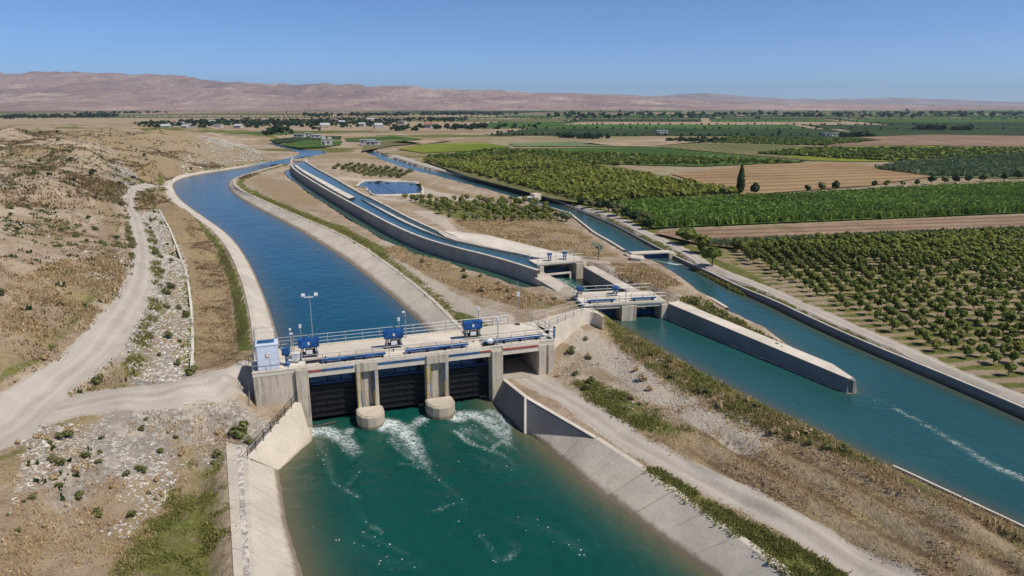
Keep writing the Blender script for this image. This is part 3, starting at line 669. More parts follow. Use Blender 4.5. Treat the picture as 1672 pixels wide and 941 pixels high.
# fields beside the irrigation canal
dTR = dist_line(P, TRACK_R)
g_ = np.maximum(g_, .8*sstep(1.6, .9, np.abs(dTR-2.2)))
pl = (P[:, 1] > 40) & (sd_poly(P, np.vstack([TRACK_R[:, :2], [[900, 60], [900, 950], [60, 950]]])) < 0)
dr = np.where(pl, np.maximum(dr, .45), dr); g_ = np.where(pl, np.maximum(g_, .42), g_)
ORCH = WL([(1180, 412), (1180, 400), (1400, 392), (1672, 380), (1990, 366), (2100, 640), (1900, 735), (1672, 640), (1500, 574), (1350, 505), (1240, 447)], -.7)
oz = sstep(2, -1, sd_poly(P, ORCH)); orow = .5+.5*np.cos(2*math.pi*(P[:, 1]-50-.10*(P[:, 0]-30))/2.2); g_ = np.where(oz > .1, .22+.62*orow*(.6+.8*vnoise(P[:, 0]/5, P[:, 1]/3, 61)), g_); dr = np.where(oz > .1, .5, dr)
for k, r in enumerate(roads.values()):
    d = sd_poly(P, polys[len(holes)+k]); wdt = [.45, .5, .5, .25][k]; f = sstep(wdt, 0, d); du = np.maximum(du, f*.9); g_ *= 1-f*.7; dr *= 1-f*.7
for L, w in ((WL([(462, 272), (500, 303), (560, 338), (600, 358), (660, 388), (720, 411), (790, 430), (860, 455), (940, 492)], -.8), 1.0), (WL([(640, 390), (655, 412), (640, 425), (700, 460), (760, 500), (820, 525)], -.6), 1.7),
             (WL([(950, 432), (990, 440), (1020, 470), (1080, 482), (1150, 487)], .3), 1.9), (WL([(940, 422), (1010, 424), (1050, 420)], .3), 1.6), (WL([(560, 300), (580, 325), (660, 330), (760, 320), (700, 310), (640, 290), (560, 292)], 0), 3.0), (WL([(690, 345), (760, 385), (880, 412), (950, 425)], .5), 2.2), (WL([(920, 545, -1.8), (1000, 590, -2.6), (1100, 650, -2.6), (1230, 725, -2.9)]), 1.8)):
    f = sstep(w*1.5, w*.5, dist_line(P, L)); du = np.maximum(du, .8*f); g_ *= 1-f*.6; dr *= 1-f*.6
sp = sstep(2, -2, sd_poly(P, SPOIL)); du = np.maximum(du, .45*sp); dr *= 1-.6*sp
ROADTOT = np.zeros(len(cen), int)
for k in range(len(roads)):
    ROADTOT = np.where(in_poly(cen, polys[len(holes)+k]) & (ROADTOT == 0), k+1, ROADTOT)
ma = np.stack([g_, dr, gv], 1); g_ = np.maximum(g_, zone([(1090, 650), (1250, 690), (1400, 745), (1672, 875), (1900, 985), (1800, 1080), (1450, 905), (1250, 810), (1080, 740)], 3, -2.6)*.62*sstep(.42, .62, fbm(P[:, 0]/5+P[:, 1]/9, P[:, 1]/4, 3, 71)))
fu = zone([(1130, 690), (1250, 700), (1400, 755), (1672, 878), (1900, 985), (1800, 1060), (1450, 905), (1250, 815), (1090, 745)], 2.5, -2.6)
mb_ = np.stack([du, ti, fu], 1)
def sub_mesh(name, F, mat, uvf=None):
    idx, inv = np.unique(F.ravel(), return_inverse=True); V = np.c_[TV[idx], TH[idx]]
    uv = uvf(V) if uvf else None
    return tag(mesh_np(name, V, inv.reshape(F.shape), mat, None, True, uv, {'mask_a': ma[idx], 'mask_b': mb_[idx]}), kind='structure')
def road_uv(L):
    L = np.asarray(L)[:, :2]
    def f(V):
        best = np.full(len(V), 1e9); s = np.zeros(len(V)); acc = 0; sg = np.zeros(len(V))
        for a, b in zip(L[:-1], L[1:]):
            ab = b-a; l = np.linalg.norm(ab)+1e-9; t = np.clip(((V[:, :2]-a)@ab)/l/l, 0, 1); q = a+t[:, None]*ab
            d = np.hypot(*(V[:, :2]-q).T); m = d < best; best = np.where(m, d, best); s = np.where(m, acc+t*l, s)
            cr = ab[0]*(V[:, 1]-a[1])-ab[1]*(V[:, 0]-a[0]); sg = np.where(m, np.sign(cr), sg); acc += l
        return np.stack([s, best*sg], 1)
    return f
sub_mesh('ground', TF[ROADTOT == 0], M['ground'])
for k, (nm, L) in enumerate((('road', ROAD_L), ('road', ROAD_B), ('road', ROAD_R), ('road', TRACK_R))):
    sub_mesh(nm, TF[ROADTOT == k+1], M['road'], road_uv(L))
# far plain out to the horizon
far = mesh_np('plain', [(-19000, 700, -1.0), (19000, 700, -1.0), (19000, 14900, -1.0), (-19000, 14900, -1.0)], [(0, 1, 2, 3)], M['field_far_tan']); tag(far, kind='structure')
# ------------------------------------------------------------------ water sheets
def water_sheet(name, poly, z, mat, shore=None, foam=None, g=.012, gmin=.5, wave=None, shw=1.6):
    poly = densify(np.asarray(poly)[:, :2], g)
    x0, y0 = poly.min(0); x1, y1 = poly.max(0); pts = []; y = y0
    while y < y1:
        d = max(gmin, g*max(y, 20)); x = np.arange(x0, x1, d); pts.append(np.stack([x+rng.uniform(-.2, .2, len(x))*d, np.full(len(x), y)+rng.uniform(-.2, .2, len(x))*d], 1)); y += d
    g_p = np.vstack(pts); g_p = g_p[in_poly(g_p, poly)]; g_p = g_p[dist_line(g_p, poly, True) > gmin*.35]
    vin = [Vector(p) for p in g_p]; b = len(vin); vin += [Vector(p) for p in poly]
    cv, _, cf, _, _, _ = delaunay_2d_cdt(vin, [(b+i, b+(i+1) % len(poly)) for i in range(len(poly))], [], 0, 1e-4, False)
    V = np.array([(v[0], v[1]) for v in cv]); F = np.array([f for f in cf if len(f) == 3]); c = V[F].mean(1); F = F[in_poly(c, poly)]
    a = V[F[:, 1]]-V[F[:, 0]]; b = V[F[:, 2]]-V[F[:, 0]]; fl = (a[:, 0]*b[:, 1]-a[:, 1]*b[:, 0]) < 0; F[fl] = F[fl][:, ::-1]
    d = np.full(len(V), 1e9)
    for L in (shore if shore is not None else [np.vstack([poly, poly[:1]])]): d = np.minimum(d, dist_line(V, L))
    at = {'shore': np.exp(-(d/shw)**1.3)*.8, 'foam': foam(V) if foam is not None else np.zeros(len(V))}
    zz = np.full(len(V), z)
    if wave is not None: zz = zz+wave(V, at['foam'])
    return tag(mesh_np(name, np.c_[V, zz], F, M[mat], None, True, None, at), kind='structure')

# upper canal: the sheet reaches under the linings
up = np.vstack([offset(UL_wat, .25), [np.r_[dam2(U_AB-.3, DWID-.4), 0]], [np.r_[dam2(U_AB-.3, 1.5), 0]], [np.r_[dam2(U_P3a+.3, 1.5), 0]], [np.r_[dam2(U_P3a+.3, DWID-.4), 0]], offset(UR_wat, -.25)[::-1]])
water_sheet('canal_water', up, ZU, 'water_upper', [UL_wat, UR_wat], g=.014)
water_sheet('canal_water', FARW, -1.22, 'water_upper', g=.02, shw=.5)
def streaks(V, S, sc=1.0):
    f = np.zeros(len(V))
    for pts, w0, w1, a0, a1 in S:
        L = smooth(np.array(pts), 2); seg = resample(L, 24); 
        w0, w1 = w0*1.25, w1*1.2; d = np.hypot(V[:, None, 0]-seg[None, :, 0], V[:, None, 1]-seg[None, :, 1])
        t = np.linspace(0, 1, 24); w = w0+(w1-w0)*t; a = a0+(a1-a0)*t
        f = np.maximum(f, (a[None]*np.exp(-(d/w[None])**2)).max(1))
    return f
def basin_foam(V):
    S = []
    for px, w0, w1, a0, a1 in (([(514, 706), (540, 706), (565, 718), (582, 740)], 1.1, .9, .95, .55), ([(570, 702), (560, 725), (575, 745), (590, 760)], .6, .9, .75, .3), ([(520, 720), (535, 750), (545, 790), (580, 812)], .9, .5, .42, .40), ([(590, 768), (560, 800), (585, 812)], .5, .4, .34, .5), ([(575, 830), (600, 855), (622, 870)], .5, .4, .3, .5), ([(590, 870), (640, 895), (665, 905)], .4, .4, .40, .42),
            ([(630, 694), (655, 700), (672, 720), (685, 745), (695, 760)], 1.2, .9, 1.0, .5), ([(690, 684), (668, 700), (680, 725)], .8, .8, .8, .4), ([(640, 715), (665, 748), (700, 762)], .8, .5, .55, .42), ([(655, 757), (700, 764), (720, 785), (745, 808), (757, 820)], .4, .5, .5, .36), ([(757, 820), (725, 828), (710, 834)], .4, .4, .36, .5), ([(760, 822), (745, 850), (740, 870)], .3, .4, .34, .3),
            ([(746, 680), (775, 678), (800, 690), (822, 712), (832, 730)], 1.2, .8, .95, .5), ([(800, 672), (825, 690), (830, 715), (805, 732)], .9, .5, .7, .6), ([(745, 705), (765, 722), (790, 732), (830, 745), (845, 765)], .45, .4, .75, .4), ([(760, 700), (790, 715), (810, 725)], 1.6, 1.2, .5, .4), ([(770, 742), (800, 757), (840, 766)], .4, .4, .42, .40),
            ([(780, 870), (800, 895), (815, 915)], .5, .5, .38, .40), ([(830, 880), (850, 895), (830, 912)], .6, .5, .33, .5), ([(850, 850), (900, 870), (950, 900)], 1.4, 1.2, .3, .36), ([(560, 880), (600, 910), (680, 925)], 1.2, 1., .3, .36)):
        S.append((WL(px, ZD), w0, w1, a0, a1))
    base = .20*fbm(V[:, 0]/4, V[:, 1]/4, 3, 8)+.04
    return np.maximum(streaks(V, S), base)
def basin_wave(V, f): return (fbm(V[:, 0]/1.1, V[:, 1]/1.1, 3, 21)-.5)*(.14+.75*np.clip(f-.1, 0, 1))
lo = np.vstack([[np.r_[dam2(U_AB-.3, 1.2), 0]], WL([(508, 716), (455, 768)], ZD)-[.4, 0, 0], offset(BL_wat, -.0)-[.35, 0, 0], (BR_wat[::-1]+[.35, 0, 0]), WRb[::-1]+[.35, .1, 0], [np.r_[dam2(U_P3a+.3, .3), 0]], [np.r_[dam2(U_P3a+.3, 1.2), 0]]])
water_sheet('basin_water', lo, ZD, 'water_lower', [np.vstack([WLb, BL_wat]), np.vstack([WRb, BR_wat])], basin_foam, g=.006, gmin=.32, wave=basin_wave, shw=1.7)
def right_foam(V):
    S = [(WL([(1398, 640), (1440, 655), (1490, 682), (1560, 722), (1610, 756), (1672, 782), (1750, 815)], ZR), .35, .8, .62, .62), (WL([(1058, 424), (1078, 426), (1098, 432), (1112, 432)], ZR), .5, .5, .9, .9), (WL([(1700, 760), (1650, 745), (1600, 740)], ZR), .6, 1.2, .0, .15)]
    return streaks(V, S)
mid = (RIGHT.mean(0)[:2])
bigR = np.vstack([offset(RR, -.4), offset(S_sh, .8)[::-1], WL([(985, 514)], ZR), DIVa[None]+[[.3, .6, 0]], DIVb[None]+[[.3, .6, 0]], offset(RL_up, .8)[::-1][1:]])
water_sheet('canal_water', bigR, ZR, 'water_right', [RR, S_sh, RL_up], right_foam, g=.010, gmin=.45, shw=1.0)
def still_foam(V): return np.maximum(streaks(V, [(WL([(905, 455), (925, 462), (950, 478)], ZR), 1.2, 1.6, .75, .3)]), .15)
water_sheet('canal_water', STILL, ZR+.004, 'water_still', None, still_foam, g=.008, shw=.6)
water_sheet('pond_water', POND, -.62, 'water_pond', g=.02, shw=.6)
fi = np.vstack([offset(FL, -.3), offset(FR, .3)[::-1]])
water_sheet('flume_water', fi, .62, 'water_flume', g=.012, shw=.5)
dl = np.vstack([offset(resample(FL, 60), .05), offset(resample(FL, 60), 2.6)[::-1]])
water_sheet('ditch_water', dl, -1.32, 'water_still', g=.012, shw=.6)
# ------------------------------------------------------------------ concrete linings and walls
def at0(L): return np.asarray(L, float).mean(0)
def lined(name, lip, wat, mat, label, side, n=90, cat='canal lining', under=.8, curb=.35):
    lip = resample(lip, n); wat = resample(wat, n); o = lip.mean(0)
    up = lambda L, z: np.c_[L[:, :2], np.full(len(L), 0)+L[:, 2]+z]
    und = wat+(wat-lip)*under
    out = offset(lip, .15*side)
    s = sheet(name, [up(out, -.7), up(out, .07), up(offset(lip, -curb*side), .07), up(offset(lip, -(curb+.03)*side), .0), wat, und], mat, n=n, loc=o)
    s.location = o; return tag(s, label, cat)
lined('canal_lining', UL_lip, UL_wat, M['lining_upper'], 'long sloping concrete lining of the blue upper canal on its hillside bank', 1)
lined('canal_lining', UR_lip, UR_wat, M['lining_upper'], 'long sloping concrete lining of the blue upper canal beside the green grass strip', -1)
# basin linings
n = 60
o = BL_lip.mean(0)
lns = [offset(BL_lip, .15)+[0, 0, -.6], offset(BL_lip, .15)+[0, 0, .06], BL_cre+[0, 0, .06], BL_wat, BL_wat+(BL_wat-BL_cre)*.8]
s = sheet('canal_lining', lns, M['lining_lower'], n=n, loc=o); s.location = o
tag(s, 'sloping concrete apron of the foaming basin with a flat crest and a gravel-filled slot', 'canal lining')
# close the corner between the crest and the left wing wall
a = W(372, 722, -4.2); c = MB(); cw = WL([(405, 733, -4.2), (455, 768, ZD), (410, 750, -4.2)])
tri = np.array([BL_cre[0]+[0, 0, .06], WLt[1]+[0, 0, .05], WLb[1], WLb[1]+[.6, -.6, -1.0]])
c.add(tri-o, [(0, 2, 1), (0, 3, 2)]); c.build('corner_slab', M['concrete_slab'], s)
gl = resample(np.array([(BL_lip[i]*.42+BL_cre[i]*.58)+[0, 0, .066] for i in range(len(BL_lip))]), 60)
gl_m = sheet('gravel_slot', [offset(gl, .2), offset(gl, -.2)], M['stone'], s, n=60, loc=o)
mbs = MB()
for i in range(900):
    t = random.random(); p = gl[min(58, int(t*59))]+(gl[min(59, int(t*59)+1)]-gl[min(58, int(t*59))])*random.random(); r = random.uniform(.03, .10)
    q = p+np.array([random.uniform(-.2, .2), 0, 0])-o
    mbs.add([(q[0]-r, q[1]-r*.7, q[2]-.03), (q[0]+r, q[1]-r, q[2]-.03), (q[0]+r*.8, q[1]+r, q[2]-.03), (q[0]-r, q[1]+r*.6, q[2]-.03), (q[0], q[1], q[2]+r*.9)], [(0, 1, 4), (1, 2, 4), (2, 3, 4), (3, 0, 4)])
g2 = mbs.build('gravel', M['stone'], s); g2['kind'] = 'stuff'
o = BR_top.mean(0)
PW = np.array([4.7, 53.0, ZD]); brt, brw = resample(BR_top, 70), resample(np.vstack([PW[None], BR_wat[1:]]), 70)
s = sheet('canal_lining', [offset(brt, -.5)+[0, 0, -.5], offset(brt, -.5)+[0, 0, .05], brt+[0, 0, .05], brw, brw+(brw-brt)*.8], M['lining_lower'], n=70, loc=o); s.location = o
tag(s, 'tall jointed concrete slope of the foaming basin below the weedy bank and dirt road', 'canal lining')
# wing walls below the gates
def wing(name, T, B, label, th, mat=M['concrete_wall'], n=16, cap=.4):
    T = resample(T, n); B = resample(B, n); o = T.mean(0)
    r = thing(name, o, label, 'wing wall')
    und = B+(B-T)*.35
    sheet('wall_face', [offset(T, -th*.0), B, und], mat, r, n=n, loc=o)
    Ta = T+[0, 0, .03]; back = offset(T, th)
    sheet('coping', [T+[0, 0, -.02], Ta, back+[0, 0, .03], back+[0, 0, -1.6]], M['concrete_pale'], r, n=n, loc=o)
    return r
wl = wing('wing_wall', WLt, WLb, 'sunlit grey wing wall with a hand rail sloping down to the flat apron crest', .45, M['concrete'])
# triangular foot slab in front of the left pier
mb = MB(); f0 = W(509, 700, -5.6); 
mb.prism([W(497, 702, ZD)[:2], W(511, 702, ZD)[:2], W(511, 716, ZD)[:2]-np.array([0, .4]), W(456, 768, ZD)[:2], W(450, 758, ZD)[:2]], -7.2, [-5.72, -5.75, -5.75, -5.9, -5.85]); mb.v = [tuple(np.array(v)-np.array(wl.location)) for v in mb.v]
mb.build('footing', M['concrete'], wl)
WRt2 = np.vstack([WRt]); 
wr = thing('wing_wall', WRt.mean(0), 'shaded dark wing wall that folds and tapers out along the dirt road', 'wing wall')
oR = WRt.mean(0)
A0, A1, A2 = WRt; B0, B1, B2 = WRb
foot2 = np.array([A2[0]+.05, A2[1], A2[2]-.02])
sheet('wall_face', [[A0, A1], [B0, B1], [B0-[0, 0, 1.2], B1-[0, 0, 1.2]]], M['concrete_shaded'], wr, n=8, loc=oR)
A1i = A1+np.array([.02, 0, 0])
sheet('wall_face', [[A1i, A2], [B1+[.02, 0, 0], foot2]], M['concrete_shaded'], wr, n=14, loc=oR)
# the slab surface in front of the tapering panel
sheet('footing', [[B1+[.03, 0, .03], foot2+[0, 0, .02]], [B2, PW+[0, 0, .01]], [B2+[-.8, -.3, -1.0], PW+[-.8, -.3, -1.0]]], M['lining_lower'], wr, n=14, loc=oR)
T = np.array([A0, A1, A2]); bk = offset(T, -.4)
sheet('coping', [T+[0, 0, -.03], T+[0, 0, .05], bk+[0, 0, .05], bk+[0, 0, -1.2]], M['concrete_pale'], wr, n=24, loc=oR)
mb = MB(); jd = (A1-B1); mb.tube(B1-oR+[0.02, -.05, 0], A1-oR+[.02, -.05, .05], .13, n=6); mb.build('joint_rib', M['concrete_pale'], wr)

# right bank of the irrigation canal: thin vertical lining with a pale lip
rr = resample(RR, 130); o = rr.mean(0); zl = np.interp(rr[:, 1], [85, 140], [-.95, -1.5])
lipz = lambda L, z: np.c_[L[:, :2], np.full(len(L), z) if np.isscalar(z) else z]
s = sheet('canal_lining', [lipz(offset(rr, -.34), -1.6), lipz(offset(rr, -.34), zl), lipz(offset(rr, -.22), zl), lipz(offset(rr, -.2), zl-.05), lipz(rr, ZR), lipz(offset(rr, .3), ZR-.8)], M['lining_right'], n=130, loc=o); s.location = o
tag(s, 'thin dark concrete lining of the irrigation canal along the orchard track', 'canal lining')
lp = sheet('coping', [lipz(offset(rr, -.42), -1.2), lipz(offset(rr, -.42), zl+.05), lipz(offset(rr, -.19), zl+.05), lipz(offset(rr, -.19), zl-.05)], M['concrete_pale'], s, n=130, loc=o)
# left shore lip strips
ls = S_sh[-9:]; o = ls.mean(0)
s = sheet('kerb', [lipz(offset(ls, .24), -2.2), lipz(offset(ls, .24), -1.58), lipz(offset(ls, .08), -1.58), lipz(offset(ls, .05), -2.4)], M['concrete_pale'], loc=o); s.location = o
tag(s, 'thin pale concrete kerb along the brown furrowed bank at the water edge', 'kerb')
ls = resample(RL_up[8:13], 20); o = ls.mean(0)
s = sheet('kerb', [lipz(offset(ls, .5), -2.0), lipz(offset(ls, .5), -1.25), lipz(offset(ls, .1), -1.25), lipz(offset(ls, .05), -2.4)], M['concrete_pale'], n=20, loc=o); s.location = o
tag(s, 'thin concrete kerb of the irrigation canal upstream of the footbridge weir', 'kerb')
ls = resample(RL_up[17:20], 14); o = ls.mean(0)
s = sheet('kerb', [lipz(offset(ls, .5), -2.0), lipz(offset(ls, .5), -.9), lipz(offset(ls, .1), -.9), lipz(offset(ls, .05), -2.4)], M['concrete_pale'], n=14, loc=o); s.location = o
tag(s, 'short angled concrete kerb at the rounded end of the service track', 'kerb')

# ------------------------------------------------------------------ the sluice dam
DZ = 0.0
SH = thing('sluice_dam', dam((0, 0, 0)), 'wide concrete sluice dam with three dark gate bays and a road underpass', 'dam')
def dxf(p): 
    q = dam(p); l = SH.location; return (q[0]-l[0], q[1]-l[1], q[2]-l[2])
def D(): return MB(dxf)
cw_ = M['concrete_wall']
D().box((0, 0, -7.5), (U_AB, DWID, -.36)).build('abutment', cw_, SH, bevel=.05)
D().box((U_AB-1.15, -.35, -7.5), (U_AB, -.003, -.02)).build('pilaster', cw_, SH, bevel=.04)
for (u0, u1) in ((U_P1a, U_P1b), (U_P2a, U_P2b)):
    p = D().box((u0, .25, -7.5), (u1, DWID, -.36)).build('pier', cw_, SH)
    # pier head: side cheeks round a recessed panel
    D().box((u0, -.25, -7.2), (u0+.34, .247, -.95)).build('cheek', cw_, p, bevel=.03); D().box((u1-.34, -.25, -7.2), (u1, .247, -.95)).build('cheek', cw_, p, bevel=.03)
    D().box((u0, -.28, -.95), (u1, .247, -.02)).build('head_beam', cw_, p, bevel=.03)
    for k, (uu, m1, m2) in enumerate(((u0+.345, 'yellow', 'blue_dim'), (u1-.425, 'blue_dim', 'yellow'))):
        D().box((uu, -.262, -2.9), (uu+.08, -.2, -1.0)).build('guide_strip', M[m1], p); D().box((uu, -.262, -4.6), (uu+.08, -.2, -2.903)).build('guide_strip', M[m2], p)
    D().box((u0-.02, -.268, -4.5), (u0+.08, -.2, -1.2)).build('guide_strip', M['yellow'], p)
    c = (u0+u1)/2; w = (u1-u0)/2+.28; ns = [(c-w, -.2), (c-w, -1.5), (c-w*.72, -2.3), (c-w*.3, -2.7), (c+w*.3, -2.7), (c+w*.72, -2.3), (c+w, -1.5), (c+w, -.2)]
    D().prism(ns, -7.4, -4.72).build('nose_cap', M['nose_damp'], p, bevel=.08)
    ni = [(c+(a-c)*.86, -.2+(b+.2)*.9) for a, b in ns]
    D().prism(ni, -4.722, -4.66).build('nose_top', M['concrete'], p)
D().box((U_P3a, -.3, -7.5), (U_P3b, DWID, -.36)).build('pier', cw_, SH, bevel=.04)
D().box((U_R, -.1, -4.6), (DLEN, DWID, -.36)).build('abutment', cw_, SH, bevel=.04)
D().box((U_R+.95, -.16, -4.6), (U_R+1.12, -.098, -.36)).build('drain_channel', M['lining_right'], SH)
D().box((U_P3b+.002, 5.6, -4.4), (U_R-.002, DWID, -.4)).build('underpass_dark_end', M['void_grey'], SH)  # added near-black end wall, stands in for the dark depth of the tunnel
D().box((U_P3b+.002, -.1, -4.4), (U_R-.002, 5.598, -3.68)).build('underpass_floor', M['road'], SH)
dk = D().box((0, -.02, -.358), (DLEN, DWID, 0)).build('deck', M['concrete_pale'], SH)
for (a, b) in ((U_AB, U_P1a), (U_P1b, U_P2a), (U_P2b, U_P3a), (U_P3b, U_R)):
    D().box((a+.003, -.12, -.95), (b-.003, .3, -.02)).build('edge_beam', M['concrete_pale'], SH, bevel=.02)
    D().box((a+.003, DWID-.3, -.8), (b-.003, DWID+.04, -.02)).build('edge_beam', M['concrete_pale'], SH)
D().box((-.05, -.06, .002), (DLEN+.05, .12, .14)).build('kerb', M['concrete_pale'], SH); D().box((-.05, DWID-.2, .002), (DLEN+.05, DWID+.05, .14)).build('kerb', M['concrete_pale'], SH)
# raised plinth along the deck with hatches
D().box((U_AB-.5, 2.0, .003), (DLEN-.6, 3.1, .20)).build('plinth', M['concrete'], SH, bevel=.02)
D().box((U_P3a-1.5, 3.3, .003), (DLEN-.3, 5.8, .34)).build('plinth', M['concrete_pale'], SH, bevel=.03)
for uu in (U_AB-.1, U_P1a-1.3, U_P2a+1.2): D().box((uu, 1.1, .003), (uu+1.7, 1.9, .05)).build('hatch', M['steel_dark'], SH)
# painted beams on the front
for (a, b, m) in ((U_AB-.1, U_AB+1.2, 'red'), (U_AB+1.25, U_P1a-.2, 'blue_dim'), (U_P1b, U_P2a-.1, 'blue_dim'), (U_P2b+.1, U_P3a-1.2, 'blue_dim'), (U_P3a-1.15, U_P3a-.05, 'red'), (U_P3b, U_R-.05, 'red')):
    D().box((a, -.19, -.42), (b, -.123, -.24)).build('painted_strip', M[m], SH)
# gates
for k, (a, b) in enumerate(((U_AB, U_P1a), (U_P1b, U_P2a), (U_P2b, U_P3a))):
    g = D().box((a+.05, 1.0, -5.6), (b-.05, 1.12, -2.2)).build('gate_leaf', M['steel_dark'], SH)
    rb = D()
    for j in range(6): rb.box((a+.06, .82, -5.55+j*.62), (b-.06, .999, -5.43+j*.62))
    for j in range(4): rb.box((a+.3+j*(b-a-.7)/3, .88, -5.5), (a+.4+j*(b-a-.7)/3, .998, -2.25))
    rb.build('girder', M['steel_dark'], g)
    D().box((a+.05, 1.0, -2.2), (b-.05, 1.2, -2.12)).build('top_seal', M['blue_dim'], g)
    D().box((a+.002, 1.2, -7.0), (a+.1, 1.5, -.4)).build('guide_slot', M['steel_dark'], SH); D().box((b-.1, 1.2, -7.0), (b-.002, 1.5, -.4)).build('guide_slot', M['steel_dark'], SH)
    lift = D(); lift.tube((a*.6+b*.4, 1.9, -3.2), (a*.6+b*.4, 1.9, .3), .05); lift.tube((a*.3+b*.7, 1.9, -3.2), (a*.3+b*.7, 1.9, .3), .05); lift.build('lifting_stem', M['steel_dark'], g)
D().tube((U_AB+.1, -.5, -5.85), (U_AB+2.2, -.3, -5.75), .07).build('debris_bar', M['bark'], SH)
# ladders / streak pipe on the left abutment
D().tube((U_AB-1.25, -.12, -4.6), (U_AB-1.25, -.12, -2.6), .035).build('ladder_rail', M['steel_galv'], SH)

# ------------------------------------------------------------------ guard rails
RAILM = M['steel_galv']
def guard_rail(pts, label, h=1.1, gap=1.6, mat=RAILM, r=.028, rails=(1.0, .55), group=None):
    pts = np.asarray(pts, float); o = pts[0]
    t = thing('guard_rail', o, label, 'guard rail', group)
    for f in rails:
        mb = MB(); mb.path([tuple(p-o+[0, 0, h*f]) for p in pts], r, 6); mb.build('top_rail' if f == 1.0 else 'mid_rail', mat, t)
    q = resample(pts, max(2, int(np.linalg.norm(np.diff(pts, axis=0), axis=1).sum()/gap)+1)); first = None
    for p in q:
        if first is None:
            first = MB().tube((0, 0, 0), (0, 0, h+.01), r*1.15, n=6).build('post', mat, t); ob = first
        else: ob = first.copy(); COL.objects.link(ob); ob.parent = t
        ob.location = tuple(p-o)
    return t
dp = lambda u, v, z=.14: np.array(dam((u, v, z)))
guard_rail([dp(.05, .03), dp(DLEN-.05, .03)], 'long grey guard rail on the front edge of the dam deck above the gate bays', gap=1.55)
guard_rail([dp(.05, DWID-.08), dp(DLEN-3.2, DWID-.08)], 'long grey guard rail on the rear deck edge above the blue upper canal', gap=1.7, rails=(1.0, .66, .33), r=.032)
guard_rail([dp(.03, .2), dp(.03, DWID-.2)], 'short guard rail across the dam deck end beside the white control cabinet', gap=1.9)
guard_rail([dp(DLEN-.05, .25), dp(DLEN-.05, 3.0), dp(DLEN-1.4, DWID-.3)], 'guard rail round the dam deck end with the blue curved panel', gap=1.0)
guard_rail([WLt[0]+[-.25, 0, .05], WLt[1]+[-.25, 0, .05]], 'dark hand rail down the top of the sunlit left wing wall', h=.95, gap=1.3, r=.03, mat=M['steel_dark'])
guard_rail([dp(-.45, -.3, -3.2), dp(-.5, 1.3, -2.6)], 'small lone rail standing in the shadow at the foot of the abutment', h=1.0, gap=1.6, mat=M['steel_galv'])
# curved walkway wall from the dam to the second gate
wk = smooth(WL([(897, 541, 0), (930, 525, .1), (958, 513.5, .2), (974, 514, .2), (984, 521, .1)], None), 2); wb = smooth(WL([(868, 525, 0), (905, 515, .1), (945, 504, .2), (960, 502, .2), (976, 508, .1)], None), 2)
o = wk.mean(0); t = thing('walkway_wall', o, 'pale curved retaining wall and walkway linking the big dam to the twin gate', 'retaining wall')
sheet('wall_face', [wk, np.c_[wk[:, :2], np.full(len(wk), -2.6)]], M['concrete_pale'], t, n=24, loc=o)
sheet('wall_top', [wk+[0, 0, 0], wb+[0, 0, .0]], M['concrete'], t, n=24, loc=o)
sheet('parapet', [wk+[0, 0, .0], wk+[0, 0, .28], offset(wk, .25)+[0, 0, .28] if offset(wk, .25)[0][1] > wk[0][1] else offset(wk, -.25)+[0, 0, .28]], M['concrete_pale'], t, n=24, loc=o)
sheet('wall_end', [[wk[-1], wb[-1]], [np.r_[wk[-1][:2], -2.4], np.r_[wb[-1][:2], -2.4]]], M['concrete_pale'], t, n=3, loc=o)
guard_rail(list(resample(wk[:-4]+[0, 0, .28], 8)), 'guard rail on the sunny parapet of the curved walkway wall', h=.95, gap=1.5)
guard_rail(list(resample(wb+[0, .0, .02], 8)), 'guard rail on the canal side of the curved walkway behind the mast', h=1.0, gap=1.7)

# ------------------------------------------------------------------ things standing on the deck
def hoist(u, v, label):
    t = thing('gate_hoist', dam((u, v, 0)), label, 'gate hoist', 'blue gate hoists on the dam deck', math.atan2(DU[1], DU[0]))
    MB().box((-.98, -.42, 1.28), (.98, .42, 2.05)).add([(-1.02, -.46, 2.05), (1.02, -.46, 2.05), (1.02, .46, 2.05), (-1.02, .46, 2.05), (-.98, -.1, 2.16), (.98, -.1, 2.16), (.98, .1, 2.16), (-.98, .1, 2.16)], [(0, 1, 5, 4), (1, 2, 6, 5), (2, 3, 7, 6), (3, 0, 4, 7), (4, 5, 6, 7), (3, 2, 1, 0)]).build('housing', M['blue'], t, bevel=.03)
    for x in (-.72, .72):
        for y in (-.3, .3): MB().box((x-.06, y-.06, 0), (x+.06, y+.06, 1.278)).build('leg', M['steel_galv'], t)
    MB().box((-.85, -.4, .5), (.85, .4, .6)).box((-.8, -.36, 1.2), (.8, .36, 1.277)).build('frame', M['black_machine'], t)
    MB().tube((-.35, 0, .82), (.35, 0, .82), .22, n=12).ball((.42, 0, .82), .2).build('motor', M['black_machine'], t)
    MB().box((-.3, -.38, .6), (.3, -.1, .98)).build('gearbox', M['steel_white'], t); MB().tube((-.55, 0, .02), (-.55, 0, 1.2), .05).tube((.55, 0, .02), (.55, 0, 1.2), .05).build('stem', M['steel_dark'], t)
    MB().box((-.1, -.432, 1.55), (.1, -.421, 1.85)).build('emblem', M['steel_white'], t)
    MB().tube((.0, .1, 2.1), (.0, .1, 2.5), .03, n=6).build('vent_pipe', M['steel_galv'], t)
    MB().box((-1.1, -.55, .002), (1.1, .55, .06)).build('base_plate', M['black_machine'], t)
    return t
hu = lambda px, v: next(u for u in np.arange(0, DLEN, .05) if PX(dam((u, v, 1.5)))[0] >= px)
